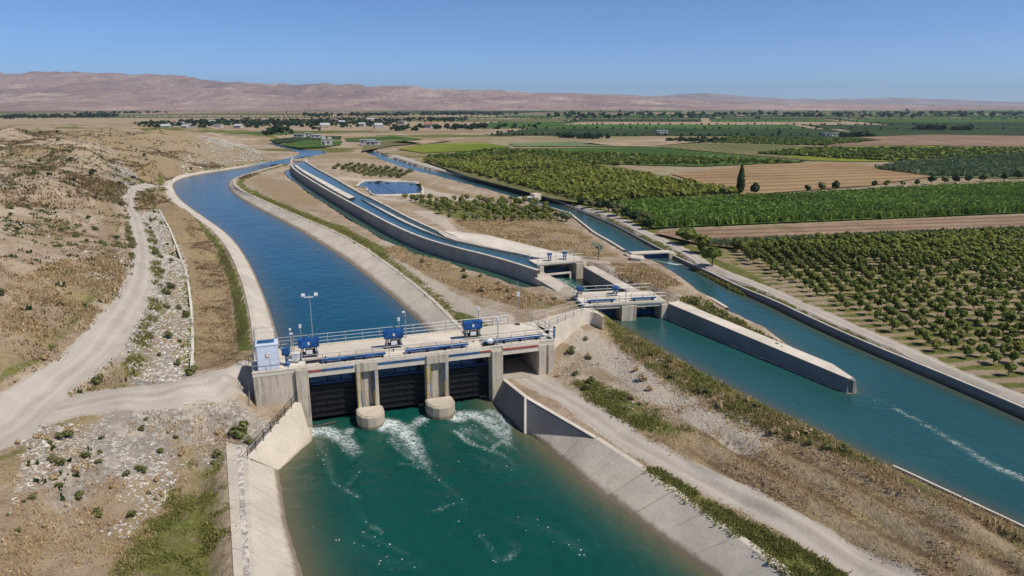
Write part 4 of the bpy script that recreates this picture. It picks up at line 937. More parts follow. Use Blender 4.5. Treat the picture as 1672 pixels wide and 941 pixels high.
hoist(hu(503, 2.5), 2.5, 'blue boxed gate hoist nearest the white control cabinet'); hoist(hu(642, 2.6), 2.6, 'blue boxed gate hoist over the middle gate bay'); hoist(hu(771, 2.9), 2.9, 'blue boxed gate hoist next to the grass strip end of the canal')
def kiosk():
    uu = 1.35; t = thing('control_cabinet', dam((uu, 1.1, 0)), 'tall white control cabinet on the end of the dam deck', 'control cabinet', None, math.atan2(DU[1], DU[0]))
    MB().box((-.85, -.65, .0), (1.05, .85, 2.45)).build('body', M['kiosk_white'], t, bevel=.03)
    MB().box((-.9, -.7, 2.45), (1.1, .9, 2.52)).build('roof', M['kiosk_white'], t)
    MB().box((-.75, -.1, 2.521), (.75, .75, 2.58)).build('roof_panel', M['blue_dim'], t)
    MB().box((-.1, -.69, 1.3), (.25, -.651, 1.62)).build('sign_plate', M['yellow'], t); MB().box((-.05, -.697, 1.36), (.2, -.691, 1.56)).build('plate_face', M['lamp_glass'], t)
    MB().box((-.95, -.75, .0), (1.15, .95, .08)).build('plinth', M['concrete'], t)
    MB().box((-.84, -.657, .1), (-.8, -.651, 2.3)).box((.98, -.657, .1), (1.0, -.651, 2.3)).build('door_seam', M['steel_galv'], t)
    return t
kiosk()
t = thing('antenna_frame', dam((.3, 2.3, 0)), 'thin open pole frame rising behind the white control cabinet', 'pole frame', None, math.atan2(DU[1], DU[0]))
for x, y in ((0, 0), (1.9, 0), (0, 1.5), (1.9, 1.5)): MB().tube((x, y, 0), (x, y, 3.2), .035, n=6).build('post', M['steel_galv'], t)
MB().path([(0, 0, 3.2), (1.9, 0, 3.2), (1.9, 1.5, 3.2), (0, 1.5, 3.2), (0, 0, 3.2)], .03).build('top_rail', M['steel_galv'], t)
t = thing('valve_unit', dam((3.1, 1.2, 0)), 'small bright blue valve unit right beside the white control cabinet', 'valve')
MB().box((-.22, -.25, .0), (.22, .25, .35)).tube((0, 0, .35), (0, 0, 1.1), .16, n=10).box((-.35, -.3, 1.1), (.3, .3, 1.75)).build('body', M['blue'], t, bevel=.03); MB().tube((.1, -.36, 1.4), (.1, -.3, 1.4), .26, n=14).build('hand_wheel', M['blue_dim'], t)
t = thing('control_box', dam((3.9, 1.7, 0)), 'low grey control box between the blue valve and the first hoist', 'control box'); MB().box((-.3, -.2, .3), (.35, .2, 1.0)).build('body', M['steel_white'], t, bevel=.02); MB().box((-.2, -.1, 0), (-.1, .1, .3)).box((.15, -.1, 0), (.25, .1, .3)).build('leg', M['steel_galv'], t)
def lamp_post(pos, h, label, heads=2, r=.055, group=None):
    t = thing('lamp_post', pos, label, 'lamp post', group, math.atan2(DU[1], DU[0]))
    MB().tube((0, 0, 0), (0, 0, h), r, r*.75, n=10).build('pole', M['steel_galv'], t); MB().tube((0, 0, 0), (0, 0, .12), r*2.2, n=10).build('base_flange', M['steel_galv'], t)
    MB().box((-.72, -.06, h-.28), (.72, .06, h-.2)).build('crossbar', M['steel_white'], t)
    for x in (-.62, .0, .62)[::(1 if heads == 3 else 2)]:
        hd = MB().add([(x-.2, -.16, h-.1), (x+.2, -.16, h-.1), (x+.2, .13, h+.02), (x-.2, .13, h+.02), (x-.15, -.11, h+.1), (x+.15, -.11, h+.1), (x+.15, .1, h+.15), (x-.15, .1, h+.15)], [(3, 2, 1, 0), (4, 5, 6, 7), (0, 1, 5, 4), (1, 2, 6, 5), (2, 3, 7, 6), (3, 0, 4, 7)]).build('lamp_head', M['steel_white'], t)
        MB().add([(x-.17, -.14, h-.104), (x+.17, -.14, h-.104), (x+.17, .11, h+.004), (x-.17, .11, h+.004)], [(3, 2, 1, 0)]).build('lens', M['lamp_glass'], hd)
    return t
u = hu(510, DWID-.5); lamp_post(dam((u, DWID-.5, 0)), 5.6, 'tall white twin floodlight post on the rear deck edge near the control cabinet', 2)
def small_pole(u, v, h, label, kind='cam', group=None, z=0):
    t = thing('instrument_post', dam((u, v, z)), label, 'instrument post', group, math.atan2(DU[1], DU[0]))
    MB().tube((0, 0, 0), (0, 0, h), .045, n=8).build('pole', M['steel_galv'], t)
    if kind == 'cam': MB().box((-.32, -.07, h-.05), (-.02, .07, h+.11)).build('camera_head', M['lamp_glass'], t)
    elif kind == 'box': MB().box((-.12, -.1, h-.1), (.12, .1, h+.25)).build('box_head', M['steel_white'], t)
    else: MB().ball((0, 0, h+.08), .12).build('globe_head', M['lamp_glass'], t)
    return t
small_pole(hu(474, 5), 5.0, 2.3, 'slim white-headed post in the pair behind the blue valve, taller one', 'globe'); small_pole(hu(478, 5), 5.0, 1.9, 'slim post in the pair behind the blue valve, shorter one', 'cam')
small_pole(hu(491, 4.8), 4.8, 2.6, 'stubby square-headed post rising behind the hoist nearest the cabinet', 'box')
small_pole(hu(651, 5.6), 5.6, 2.1, 'short box-headed post behind the middle hoist, before the twin camera post', 'box'); small_pole(hu(662, 5.6), 5.6, 2.9, 'camera-headed post on the rear deck edge behind the middle hoist', 'cam')
small_pole(hu(781, 5.0), 5.0, 2.6, 'box-headed post rising behind the hoist beside the grass strip', 'box')
small_pole(U_P3b-.3, .5, 2.7, 'bare thin post at the front rail above the pier by the underpass', 'box')
t = thing('mast', np.array(dam((DLEN-2.3, DWID-.9, .34))), 'tall thin lattice-free mast with a small box standing at the walkway corner', 'mast')
MB().tube((0, 0, 0), (0, 0, 5.0), .06, .04, n=8).build('pole', M['steel_galv'], t); MB().box((-.1, -.16, 3.3), (.22, .1, 3.75)).build('instrument_box', M['lamp_glass'], t); MB().box((-.25, -.2, 0), (.25, .2, .1)).build('base_plate', M['steel_dark'], t)
# blue troughs lying along the deck
def trough(u0, u1, v, label):
    t = thing('blue_beam', dam((u0, v, 0)), label, 'steel beam', 'blue steel beams along the dam deck', math.atan2(DU[1], DU[0])); L = u1-u0
    MB().box((0, -.22, .26), (L, -.12, .46)).box((0, .12, .26), (L, .22, .46)).build('flange', M['blue'], t, bevel=.01); MB().box((0.02, -.119, .3), (L-.02, .119, .36)).build('web', M['blue_dim'], t)
    for x in np.arange(.4, L, 1.8): MB().box((x, -.26, .003), (x+.12, .26, .258)).build('support', M['steel_dark'], t)
trough(hu(522, .8), hu(628, .8), .8, 'blue steel beam lying behind the front rail between the first two hoists'); trough(hu(660, .9), hu(764, .9), .9, 'blue steel beam lying behind the front rail between the last two hoists'); trough(hu(788, 1.0), DLEN-.9, 1.0, 'blue steel beam lying on the deck over the road underpass')
t = thing('curved_panel', dam((DLEN-.25, .7, 0)), 'blue curved sheet panel on the corner of the dam deck', 'panel')
mb = MB(); 
for k in range(8):
    a0, a1 = k*.2-.8, (k+1)*.2-.8
    for (x, y, x2, y2) in ((math.cos(a0)*.6, math.sin(a0)*.6, math.cos(a1)*.6, math.sin(a1)*.6),): mb.prism([(x, y), (x2, y2), (x2*.93, y2*.93), (x*.93, y*.93)], .15, 1.25)
mb.build('sheet', M['blue'], t); MB().path([(math.cos(k*.2-.8)*.62, math.sin(k*.2-.8)*.62, 1.25) for k in range(9)], .03).build('edge_tube', M['steel_galv'], t)
t = thing('covered_drum', dam((U_P3b-1.1, .75, 0)), 'white rounded cover on a dark pad beside the front rail near the underpass', 'cover'); MB().ball((0, 0, .38), .36, 12, 8, (1, .9, .9)).build('cover', M['lamp_glass'], t, True); MB().box((-.75, -.5, .003), (.5, .45, .09)).build('pad', M['steel_dark'], t)

# ------------------------------------------------------------------ raised flume
o = FL.mean(0); n = 80
FLs, FRs = resample(FL, n), resample(FR, n)
fl = thing('flume', o, 'long curved raised concrete flume carrying water down to the small gate', 'flume')
zt = np.linspace(1.25, .95, n); Z = lambda L, z: np.c_[np.asarray(L)[:, :2], np.full(len(L), z) if np.isscalar(z) else z]
sheet('side_wall', [Z(FLs, zt-.0), Z(FLs, -2.2)], M['concrete_wall_shaded'] if 'concrete_wall_shaded' in M else M['lining_right'], fl, n=n, loc=o)
sheet('wall_cap', [Z(offset(FLs, .05), zt-.14), Z(offset(FLs, .05), zt+.02), Z(offset(FLs, -.42), zt+.02), Z(offset(FLs, -.45), .3)], M['concrete_pale'], fl, n=n, loc=o)
sheet('rim', [Z(offset(FRs, -.25), .4), Z(offset(FRs, -.25), 1.0), Z(offset(FRs, .15), 1.0), Z(offset(FRs, .3), .2)], M['concrete_pale'], fl, n=n, loc=o)
k0, k1 = 3, 46; lam = np.linspace(0, 1, k1-k0)
ml = FLs[k0:k1]*.62+FRs[k0:k1]*.38; wd = np.clip(.5+lam*.9, .1, 1.25)[:, None]; nrm = (FRs-FLs)[k0:k1]; nrm = nrm/np.linalg.norm(nrm[:, :2], axis=1)[:, None]
e0, e1 = FLs[k0:k1]*.78+FRs[k0:k1]*.22, FLs[k0:k1]*(1-.34-.2*lam[:, None])+FRs[k0:k1]*(.34+.2*lam[:, None])
sheet('ledge', [Z(e0, .3), Z(e0, 1.06), Z(e1, .92), Z(e1+nrm*.25, .55)], M['concrete_pale'], fl, n=k1-k0, loc=o)
sheet('ledge', [Z(offset(FLs, -.55)[:k1], .3), Z(offset(FLs, -.55)[:k1], .74), Z(offset(FLs, -.8)[:k1], .74), Z(offset(FLs, -.82)[:k1], .3)], M['concrete_pale'], fl, n=k1, loc=o)
ap = WL([(712, 376), (724, 381), (760, 391), (840, 409)], 1.02); ap2 = WL([(726, 385.5), (745, 392), (790, 402), (838, 412)], 1.02)
k2, k3 = 47, 72; mr = FLs[k2:k3]*.36+FRs[k2:k3]*.64; wr_ = (np.sin(np.linspace(.15, math.pi-.1, k3-k2))*.85)[:, None]; nr = (FRs-FLs)[k2:k3]; nr = nr/np.linalg.norm(nr[:, :2], axis=1)[:, None]
sheet('ledge', [Z(mr-nr*wr_, .3), Z(mr-nr*wr_, .95), Z(mr+nr*wr_*.7, .86), Z(mr+nr*wr_*.72, .3)], M['concrete_pale'], fl, n=k3-k2, loc=o)
sheet('ledge', [ap2+[0, 0, -.6], ap2-[0, 0, .1], ap-[0, 0, .02]], M['concrete_slab'], fl, n=14, loc=o)
# concrete apron on the field side
ap = thing('apron', WL([(850, 405)], .95)[0], 'wide pale concrete apron on the field side of the flume end', 'apron')
q = WL([(724, 377.5), (770, 381), (800, 385), (905, 411), (951, 421), (900, 425), (850, 413.5), (800, 402.5), (760, 393)], .98)
mb = MB(); mb.prism(q[:, :2]-np.array(ap.location[:2]), -.4, .05); mb.build('slab', M['concrete_pale'], ap)

# ------------------------------------------------------------------ small gates on the side canals
def gate_bridge(name, fl_, fr_, depth, ztop, zbot, pier_ts, label, cat, rail_label, th=.35):
    a = np.array(fl_[:2]); b = np.array(fr_[:2]); L = np.linalg.norm(b-a); d = (b-a)/L; rz = math.atan2(d[1], d[0])
    t = thing(name, (a[0], a[1], ztop), label, cat, None, rz)
    MB().box((0, 0, -th), (L, depth, 0)).build('deck', M['concrete_pale'], t, bevel=.03)
    MB().box((-.02, -.1, -.16), (L+.02, -.003, .12)).build('edge_beam', M['concrete_pale'], t)
    for (x0, x1, y0, y1) in pier_ts: MB().box((x0*L, y0, zbot-ztop), (x1*L, y1, -th-.002)).build('pier', M['concrete_wall'], t, bevel=.04)
    nrm = np.array([-d[1], d[0]])
    P3 = lambda x, y: np.array([*(a+d*x+nrm*y), ztop+.0])
    guard_rail([P3(.1, .0)+[0, 0, .12], P3(L-.1, .0)+[0, 0, .12]], rail_label+', near side', h=1.0, gap=1.3); guard_rail([P3(.1, depth-.1), P3(L-.1, depth-.1)], rail_label+', far side', h=1.0, gap=1.3)
    return t, L, d, nrm, P3
g2, L2, d2, n2, P2 = gate_bridge('twin_gate', W(953, 498.5, .45), W(1087, 491.5, .45), 5.0, .45, -3.2, ((0.0, .14, .05, 4.9), (.455, .635, -.25, 4.9), (.94, 1.02, -.3, 4.9)), 'twin-bay concrete gate bridge with blue railings at the head of the side canal', 'gate', 'blue-grey railing of the twin gate bridge')
for x0, x1 in ((.14, .455), (.635, .94)):
    MB().box((x0*L2+.03, .06, -.62), (x1*L2-.03, .3, -.355)).build('lintel', M['concrete_pale'], g2); MB().box((x0*L2+.03, 2.0, -3.4), (x1*L2-.03, 2.1, -1.5)).build('gate_leaf', M['blue_dim'], g2)
MB().box((.1*L2, 1.4, .002), (.93*L2, 2.4, .25)).build('plinth', M['concrete'], g2)
MB().box((.02*L2, 3.2, .002), (.5*L2, 4.4, .4)).build('plinth', M['concrete_pale'], g2)
for x0, x1, lab in ((.06, .4, 'short blue steel beam on the twin gate deck, by the walkway end'), (.6, .9, 'short blue steel beam on the twin gate deck, by the peninsula end')):
    p = P2(x0*L2, .8); t = thing('blue_beam', p, lab, 'steel beam', None, math.atan2(d2[1], d2[0])); l = (x1-x0)*L2
    MB().box((0, -.2, .2), (l, .2, .42)).build('beam', M['blue'], t, bevel=.02); MB().box((.3, -.25, .003), (.45, .25, .198)).box((l-.45, -.25, .003), (l-.3, .25, .198)).build('support', M['steel_dark'], t)
for x, lab in ((.47, 'small blue lifting gear standing mid-way on the twin gate deck'), (.05, 'small blue lifting gear at the walkway end of the twin gate')):
    p = P2(x*L2, 2.9 if x > .1 else 3.6); t = thing('lifting_gear', p, lab, 'lifting gear', None, math.atan2(d2[1], d2[0])); MB().box((-.25, -.25, .0), (-.15, .25, .9)).box((.15, -.25, .0), (.25, .25, .9)).build('frame', M['steel_galv'], t); MB().box((-.4, -.3, .9), (.4, .3, 1.35)).build('housing', M['blue'], t, bevel=.03); MB().tube((0, -.36, 1.1), (0, -.3, 1.1), .24, n=12).build('hand_wheel', M['blue_dim'], t)
guard_rail([P2(L2-.05, .1), P2(L2-.05, 4.8)], 'railing across the peninsula end of the twin gate bridge', h=1.0, gap=1.4)
p = P2(.52*L2, .4); t = thing('instrument_post', p, 'white-capped post at the front rail of the twin gate', 'instrument post'); MB().tube((0, 0, 0), (0, 0, 1.7), .06, n=8).build('pole', M['steel_white'], t); MB().box((-.12, -.12, 1.5), (.12, .12, 1.8)).build('box_head', M['steel_white'], t)
g1, L1, d1, n1, P1 = gate_bridge('check_gate', W(877, 432, .95), W(952, 427.5, .75), 3.4, .95, -3.0, ((0, .13, -.3, 3.3), (.83, 1.0, -.4, 3.3)), 'single-bay concrete check gate with white railings at the end of the flume', 'gate', 'white railing of the check gate at the flume end')
MB().box((.131*L1, .3, -1.95), (.829*L1, .55, -1.7)).build('cross_beam', M['concrete_pale'], g1); MB().box((.131*L1, 2.2, -3.6), (.829*L1, 2.35, -1.5)).build('gate_leaf', M['blue_dim'], g1); MB().box((.73*L1, .25, -3.5), (.78*L1, .6, -1.951)).build('prop', M['concrete_pale'], g1)
for x in (.35, .68): MB().box((x*L1-.3, 1.2, .9), (x*L1+.3, 1.7, 1.2)).box((x*L1-.22, 1.3, .0), (x*L1-.12, 1.6, .9)).box((x*L1+.12, 1.3, .0), (x*L1+.22, 1.6, .9)).build('lifting_gear', M['blue_dim'], g1)
# stilling channel walls
def strip_wall(name, line, width, ztop, zbot, label, cat, top_mat, face_mat, endcap=None):
    line = resample(line, step=1.5); o = line.mean(0); t = thing(name, o, label, cat); n = len(line); w2 = offset(line, width)
    sheet('wall_face', [Z(line, ztop), Z(line, zbot)], face_mat, t, n=n, loc=o); sheet('wall_top', [Z(line, ztop), Z(w2, ztop), Z(w2, ztop-.9)], top_mat, t, n=n, loc=o)
    return t
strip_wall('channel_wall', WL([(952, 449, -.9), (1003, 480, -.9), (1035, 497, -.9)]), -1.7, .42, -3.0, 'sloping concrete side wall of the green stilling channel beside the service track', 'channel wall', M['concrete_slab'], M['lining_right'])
strip_wall('channel_wall', WL([(886, 456, -1.3), (925, 478, -1.3), (962, 502, -1.3)]), 2.6, -.15, -3.0, 'flat concrete shelf of the green stilling channel beside the dry grass', 'channel wall', M['concrete_slab'], M['concrete'])
# long divider wall
tw = 1.9; dv = (DIVb-DIVa)[:2]; Ld = np.linalg.norm(dv); dv = dv/Ld; dn = np.array([-dv[1], dv[0]])
t = thing('divider_wall', (DIVa[0], DIVa[1], 0), 'long straight concrete divider wall with a pointed end standing in the water', 'divider wall', None, math.atan2(dv[1], dv[0]))
zt0, zt1 = .15, -.45; bt = .45
prof = lambda x, z, w: [(x, 0, -3.4), (x, bt, z), (x, bt+w, z), (x, bt+w+.3, -3.4)]
v = prof(0, zt0, tw)+prof(Ld*.86, zt1+.05, tw*.95)+[(Ld*.985, .0, -3.4), (Ld*.98, .42, zt1), (Ld*.985, 1.05, zt1), (Ld*1.0, 1.5, -3.4)]+[(Ld*1.0, .55, -3.4), (Ld*.995, .6, zt1-.08), (Ld*.997, .85, zt1-.08), (Ld*1.003, .95, -3.4)]
f = []
for k in range(3):
    b = 4*k
    for j in range(3): f.append((b+j, b+j+1, b+4+j+1, b+4+j)[::-1])
f += [(12, 13, 14, 15)[::-1], (0, 1, 2, 3)]
m = MB().add(v, f).build('wall_body', M['concrete_slab'], t)
m.data.materials[0] = M['concrete_shaded']
top = MB().add([(0, bt+.03, zt0+.012), (0, bt+tw-.03, zt0+.012), (Ld*.86, bt+tw*.95-.03, zt1+.062), (Ld*.98, 1.02, zt1+.012), (Ld*.98, .46, zt1+.012), (Ld*.86, bt+.03, zt1+.062)], [(5, 2, 1, 0), (4, 3, 2, 5)]).build('wall_top', M['concrete_pale'], t)
# footbridges over the irrigation canal
def footbridge(pa, pb, label, w=1.3, th=.3, mat='concrete_pale'):
    a, b = np.array(pa), np.array(pb); L = np.linalg.norm((b-a)[:2]); t = thing('footbridge', a, label, 'footbridge', None, math.atan2(b[1]-a[1], b[0]-a[0]))
    MB().box((0, -w/2, -th), (L, w/2, 0)).build('deck', M[mat], t, bevel=.03)
    MB().box((-.8, -w/2-.3, -2.5), (.4, w/2+.3, -th-.003)).build('abutment', M['concrete_wall'], t); MB().box((L-.5, -w/2-.3, -2.5), (L+.9, w/2+.3, -th-.003)).build('abutment', M['concrete_wall'], t)
    return t, L
t, L = footbridge(W(1029, 412.5, -.6), W(1094, 409.5, -.6), 'plain concrete footbridge weir across the canal below the pale tree', 1.4)
MB().box((.4, -.1, -2.2), (L-.5, .1, -.31)).build('weir_board', M['blue_dim'], t)
t, L = footbridge(W(846, 322.5, -.4), W(872, 320.5, -.4), 'white footbridge with a concrete head block across the distant canal', 1.6)
MB().box((L-.6, -1.1, -.9), (L+1.6, 1.1, .7)).build('head_block', M['concrete_pale'], t)
t = thing('retaining_block', W(1040, 416, -.6), 'pale concrete block wall at the service track end below the footbridge', 'block wall'); q = WL([(1028, 417), (1050, 418.5), (1053, 424), (1046, 424), (1030, 422)], -.4); MB().prism(q[:, :2]-np.array(t.location[:2]), -2.2+.6, .3).build('block', M['concrete_pale'], t)
# pond rim
o = POND.mean(0); pr = np.vstack([POND, POND[:1]]); n = 60
s = sheet('kerb', [Z(resample(pr, n)+((resample(pr, n)-o)*.07), -.8), Z(resample(pr, n)+((resample(pr, n)-o)*.06), -.42), Z(resample(pr, n)+((resample(pr, n)-o)*.02), -.42), Z(resample(pr, n)-((resample(pr, n)-o)*.02), -1.3)], M['concrete_pale'], n=n, loc=o); s.location = o; tag(s, 'low pale earth rim round the dark blue storage pond', 'pond rim')
a, b = W(617, 297, -.6), W(650, 317.5, -.6); t = thing('pond_baffle', (a+b)/2, 'thin baffle wall across the dark blue storage pond', 'baffle'); MB().tube(a-(a+b)/2, b-(a+b)/2, .2, n=6).build('wall', M['steel_galv'], t)
# head of the flume at the upper canal
t = thing('intake_gate', W(487, 263, 0), 'small pale intake gate where the flume leaves the upper canal', 'gate'); MB().box((-3.5, -1, -2.5), (-2.7, 2, .5)).box((2.7, -1, -2.5), (3.5, 2, .5)).build('pier', M['concrete_pale'], t); MB().box((-3.5, .5, .5), (3.5, 1.7, .7)).build('deck', M['concrete_pale'], t); MB().box((-2.69, .9, -2.5), (2.69, 1.0, -.2)).build('gate_leaf', M['steel_galv'], t); MB().box((-3.2, .6, .7), (-2.5, 1.3, 1.6)).build('hoist_box', M['steel_white'], t)
s = FARW[10:-26]
# ------------------------------------------------------------------ foliage
def cards(C, N, size, asp=1.0):
    """leaf quads at C facing N"""
    k = len(C); N = N/(np.linalg.norm(N, axis=1)[:, None]+1e-9); r = rng.normal(size=(k, 3)); U = np.cross(N, r); U /= np.linalg.norm(U, axis=1)[:, None]+1e-9; Vv = np.cross(N, U)
    s = (size*rng.uniform(.7, 1.3, k))[:, None] if np.isscalar(size) else size[:, None]
    q = np.stack([C-U*s-Vv*s*asp*.6, C+U*s*.7-Vv*s*asp, C+U*s*.9+Vv*s*asp*.7, C-U*s*.6+Vv*s*asp], 1)
    return q.reshape(-1, 3), np.arange(4*k).reshape(-1, 4)
def crown_pts(n, rx, rz, lumps=7):
    L = rng.normal(size=(lumps, 3)); L /= np.linalg.norm(L, axis=1)[:, None]; L *= rng.uniform(.3, .68, lumps)[:, None]; L[:, 2] = L[:, 2]*.8
    lr = rng.uniform(.32, .52, lumps); w = rng.integers(0, lumps, n); d = rng.normal(size=(n, 3)); d /= np.linalg.norm(d, axis=1)[:, None]
    r = rng.uniform(.35, 1, n)**.45; p = L[w]+d*(lr[w]*r)[:, None]
    return p*[rx, rx, rz], d+[0, 0, .35]
def crown_mesh(name, mat, n, rx, rz, zc, size, lumps=7):
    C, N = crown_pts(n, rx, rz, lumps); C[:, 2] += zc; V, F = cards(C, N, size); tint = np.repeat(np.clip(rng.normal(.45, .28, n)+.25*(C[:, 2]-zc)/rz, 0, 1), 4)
    return V, F, tint
def trunk_mesh(h, r, lean=.1):
    mb = MB(); top = (random.uniform(-lean, lean), random.uniform(-lean, lean), h*.5); mb.tube((0, 0, -.15), top, r, r*.7, n=7)
    for k in range(4):
        a = k*1.6+random.random(); mb.tube(top, (top[0]+math.cos(a)*h*.28, top[1]+math.sin(a)*h*.28, h*random.uniform(.75, .95)), r*.55, r*.2, n=5, cap=False)
    return mb
def make_tree(name, label, cat, mat, h, rx, rz, n, size, group=None, tr=None, lumps=7, zc=None):
    t = thing(name, (0, 0, 0), label, cat, group); V, F, ti_ = crown_mesh('crown', mat, n, rx, rz, zc if zc else h-rz, size, lumps)
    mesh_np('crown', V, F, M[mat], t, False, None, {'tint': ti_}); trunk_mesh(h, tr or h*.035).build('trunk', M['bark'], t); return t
used_proto = set()
def place(proto, x, y, s, label=None, group=None, sz=None, z=None):
    o = proto if proto.name not in used_proto else copy_tree(proto)
    used_proto.add(proto.name)
    o.location = (x, y, float(ground_z([[x, y]])[0]) if z is None else z); o.rotation_euler = (0, 0, random.uniform(0, 6.28)); o.scale = (s, s, sz or s)
    if label: o['label'] = label
    if group: o['group'] = group
    return o
# orchard beside the irrigation canal: columns run away from the camera
pts = []
for i in range(90):
    for j in range(56):
        x = 30+i*2.0; y = 50+j*2.2
        x2 = x+.12*(y-50)+rng.normal()*.15; y2 = y+.10*(x-30)+rng.normal()*.25; pts.append((x2, y2))
pts = np.array(pts); sd = sd_poly(pts, ORCH[:, :2]); pts = pts[(sd < -1.6) & (rng.random(len(pts)) > .07)]
vis = np.abs(pts[:, 0])/(pts[:, 1]*CP+24*SP) < .80; pts = pts[vis]
pts = pts[np.argsort(np.hypot(pts[:, 0], pts[:, 1]))]; print('orchard trees', len(pts))
zpts = ground_z(pts)
FT = [make_tree('fruit_tree', 'young fruit tree', 'fruit tree', 'leaf_orchard', random.uniform(2.2, 2.5), random.uniform(.85, 1.0), 1.05, 330, .13, tr=.05, lumps=10, zc=1.4) for k in range(6)]
fy = lambda x, y: PX((x, y, -.6))[1]
# the two looks of the orchard: open young rows in front, closed dark canopy behind
lab_y = 'small bright young fruit tree in the open front rows of the orchard'; lab_d = 'taller dark fruit tree in the closed back rows of the orchard'
back = []
for k, (x, y) in enumerate(pts):
    dk = sstep(455, 425, fy(x, y)+8*(vnoise(x/9, y/9, 2)-.5)); 
    s = (.62+.24*rng.random()**1.5+.12*(vnoise(x/7, y/7, 5)-.5))*(1-dk)+dk*(.88+.2*rng.random()); 
    if k < 300:
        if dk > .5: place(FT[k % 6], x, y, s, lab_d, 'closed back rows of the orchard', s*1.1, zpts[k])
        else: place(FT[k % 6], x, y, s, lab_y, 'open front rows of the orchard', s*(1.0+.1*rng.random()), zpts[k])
    else: back.append((x, y, zpts[k], s))
def mass(name, items, mat, n, rx, rz, zc, size, label, cat):
    Vs, Fs, Ts = [], [], []; b = 0; lib = [crown_mesh('c', mat, n, rx, rz, zc, size) for _ in range(6)]
    for i, (x, y, z, s) in enumerate(items):
        V, F, T = lib[i % 6]; a = rng.uniform(0, 6.28); ca, sa = math.cos(a), math.sin(a); q = V*s
        Vs.append(np.stack([q[:, 0]*ca-q[:, 1]*sa+x, q[:, 0]*sa+q[:, 1]*ca+y, q[:, 2]+z], 1)); Fs.append(F+b); b += len(V); Ts.append(np.clip(T+rng.normal()*.12, 0, 1))
    o = mesh_np(name, np.vstack(Vs), np.vstack(Fs), M[mat], None, False, None, {'tint': np.concatenate(Ts)}); return tag(o, label, cat, None, 'stuff')
if back: mass('back_orchard', back, 'leaf_orchard', 150, 1.05, .95, 1.25, .21, 'dense dark mass of the farthest orchard rows', 'orchard')

# small orchard on the strip between flume and canal
MB_ = [make_tree('orchard_bush', 'bush', 'orchard bush', 'leaf_bush' if k % 2 else 'leaf_orchard', 1.9, 1.1, .8, 130, .22, tr=.06) for k in range(4)]
q0, q1, q2, q3 = W(665, 328, -.2), W(872, 322, -.4), W(915, 352, -.2), W(745, 358, .1); k = 0
for j in range(9):
    for i in range(12):
        a, b = i/11, j/8; p = (q0*(1-a)+q1*a)*(1-b)+(q3*(1-a)+q2*a)*b
        if rng.random() < .06: continue
        place(MB_[k % 4], p[0]+rng.normal()*.35, p[1]+rng.normal()*.6, rng.uniform(.75, 1.1), 'low grey-green orchard bush in the slanting rows between flume and canal', 'small orchard between flume and canal'); k += 1

SBP = [make_tree('pond_bush', 'bush', 'bush', 'leaf_dark', 1.6, 1.6, .8, 160, .22, tr=.05, zc=.8) for k in range(2)]
# trees one can tell apart
RT = [make_tree('round_tree', 'tree', 'tree', 'leaf_orchard', 3.6, 1.75, 1.55, 700, .24, tr=.12, lumps=10) for k in range(3)]
def px_tree(proto, px, py, hpx, label=None, group=None, h0=3.6, z=-.6, wide=1.0):
    p = W(px, py, z); d = p[1]*CP-(p[2]-H)*SP; s = hpx*d/FPX/CP/h0*1.03; return place(proto, p[0], p[1], s*wide, label, group, s, None if p[1] < 900 else -1.0)
px_tree(RT[0], 1120, 397, 33, 'round leafy tree farthest up the track of the three before the fallow field', wide=1.25); px_tree(RT[1], 1145, 412, 32, 'middle round leafy tree of the three beside the canal track'); px_tree(RT[2], 1163, 432, 36, 'bright round tree nearest the camera where the track meets the orchard', wide=.95)
DT = [make_tree('track_tree', 'tree', 'tree', 'leaf_dark' if k else 'leaf_bush', 3.6, 1.9, 1.6, 420, .3, tr=.12) for k in range(3)]
for k, (px, py, h) in enumerate(((965, 338, 16), (980, 342, 18), (993, 346, 20), (1008, 352, 22), (1022, 356, 20), (1036, 362, 20), (1050, 367, 24), (948, 333, 14), (1060, 373, 20))): px_tree(DT[k % 3], px, py, h, 'bushy dark tree in the row between the canal track and the tall green crop', 'trees between canal track and crop', wide=1.1)
for k, (px, py, h, lab) in enumerate(((1181, 318, 15, 'low dark tree just before the poplar on the farm road'), (1232, 317, 20, 'broad dark tree just behind the poplar on the farm road'), (1318, 314, 13, 'first of three round trees on the farm road before the ploughed field'), (1341, 312, 16, 'middle of three round trees on the farm road before the ploughed field'), (1364, 310, 16, 'last of three round trees on the farm road before the ploughed field'), (1427, 306, 12, 'left round tree of the close pair on the farm road'), (1447, 305, 12, 'second round tree of the close pair on the farm road'))): px_tree(DT[k % 3], px, py, h, lab, wide=.95)
for k, (px, py, h) in enumerate(((1474, 304, 9), (1497, 303, 10), (1521, 302, 15), (1542, 300, 13), (1560, 299, 14), (1581, 298, 13), (1604, 297, 14), (1640, 295, 14), (1662, 294, 15), (1690, 292, 14))): px_tree(DT[k % 3], px, py, h, 'dark shrubby tree in the hedge line along the pale reed field', 'hedge line along the reed field', wide=1.1)
t = thing('poplar', (0, 0, 0), 'single tall narrow poplar standing by the farm road', 'tree'); n = 700; zz = rng.uniform(.08, 1, n); rad = .13*np.sin(np.clip(zz*1.02, 0, 1)**.6*math.pi)**.7+.015; a = rng.uniform(0, 6.28, n); rr_ = rad*rng.uniform(.3, 1, n)**.5*(1+.35*(vnoise(zz*9, a*2, 4)-.5)); C = np.stack([np.cos(a)*rr_, np.sin(a)*rr_, zz], 1)*8.2; Nn = np.stack([np.cos(a), np.sin(a), np.full(n, .3)], 1); V, F = cards(C, Nn, .26); mesh_np('crown', V, F, M['leaf_dark'], t, False, None, {'tint': np.repeat(rng.uniform(0, .8, n), 4)}); MB().tube((0, 0, -.2), (0, 0, 5), .16, .06).build('trunk', M['bark'], t)
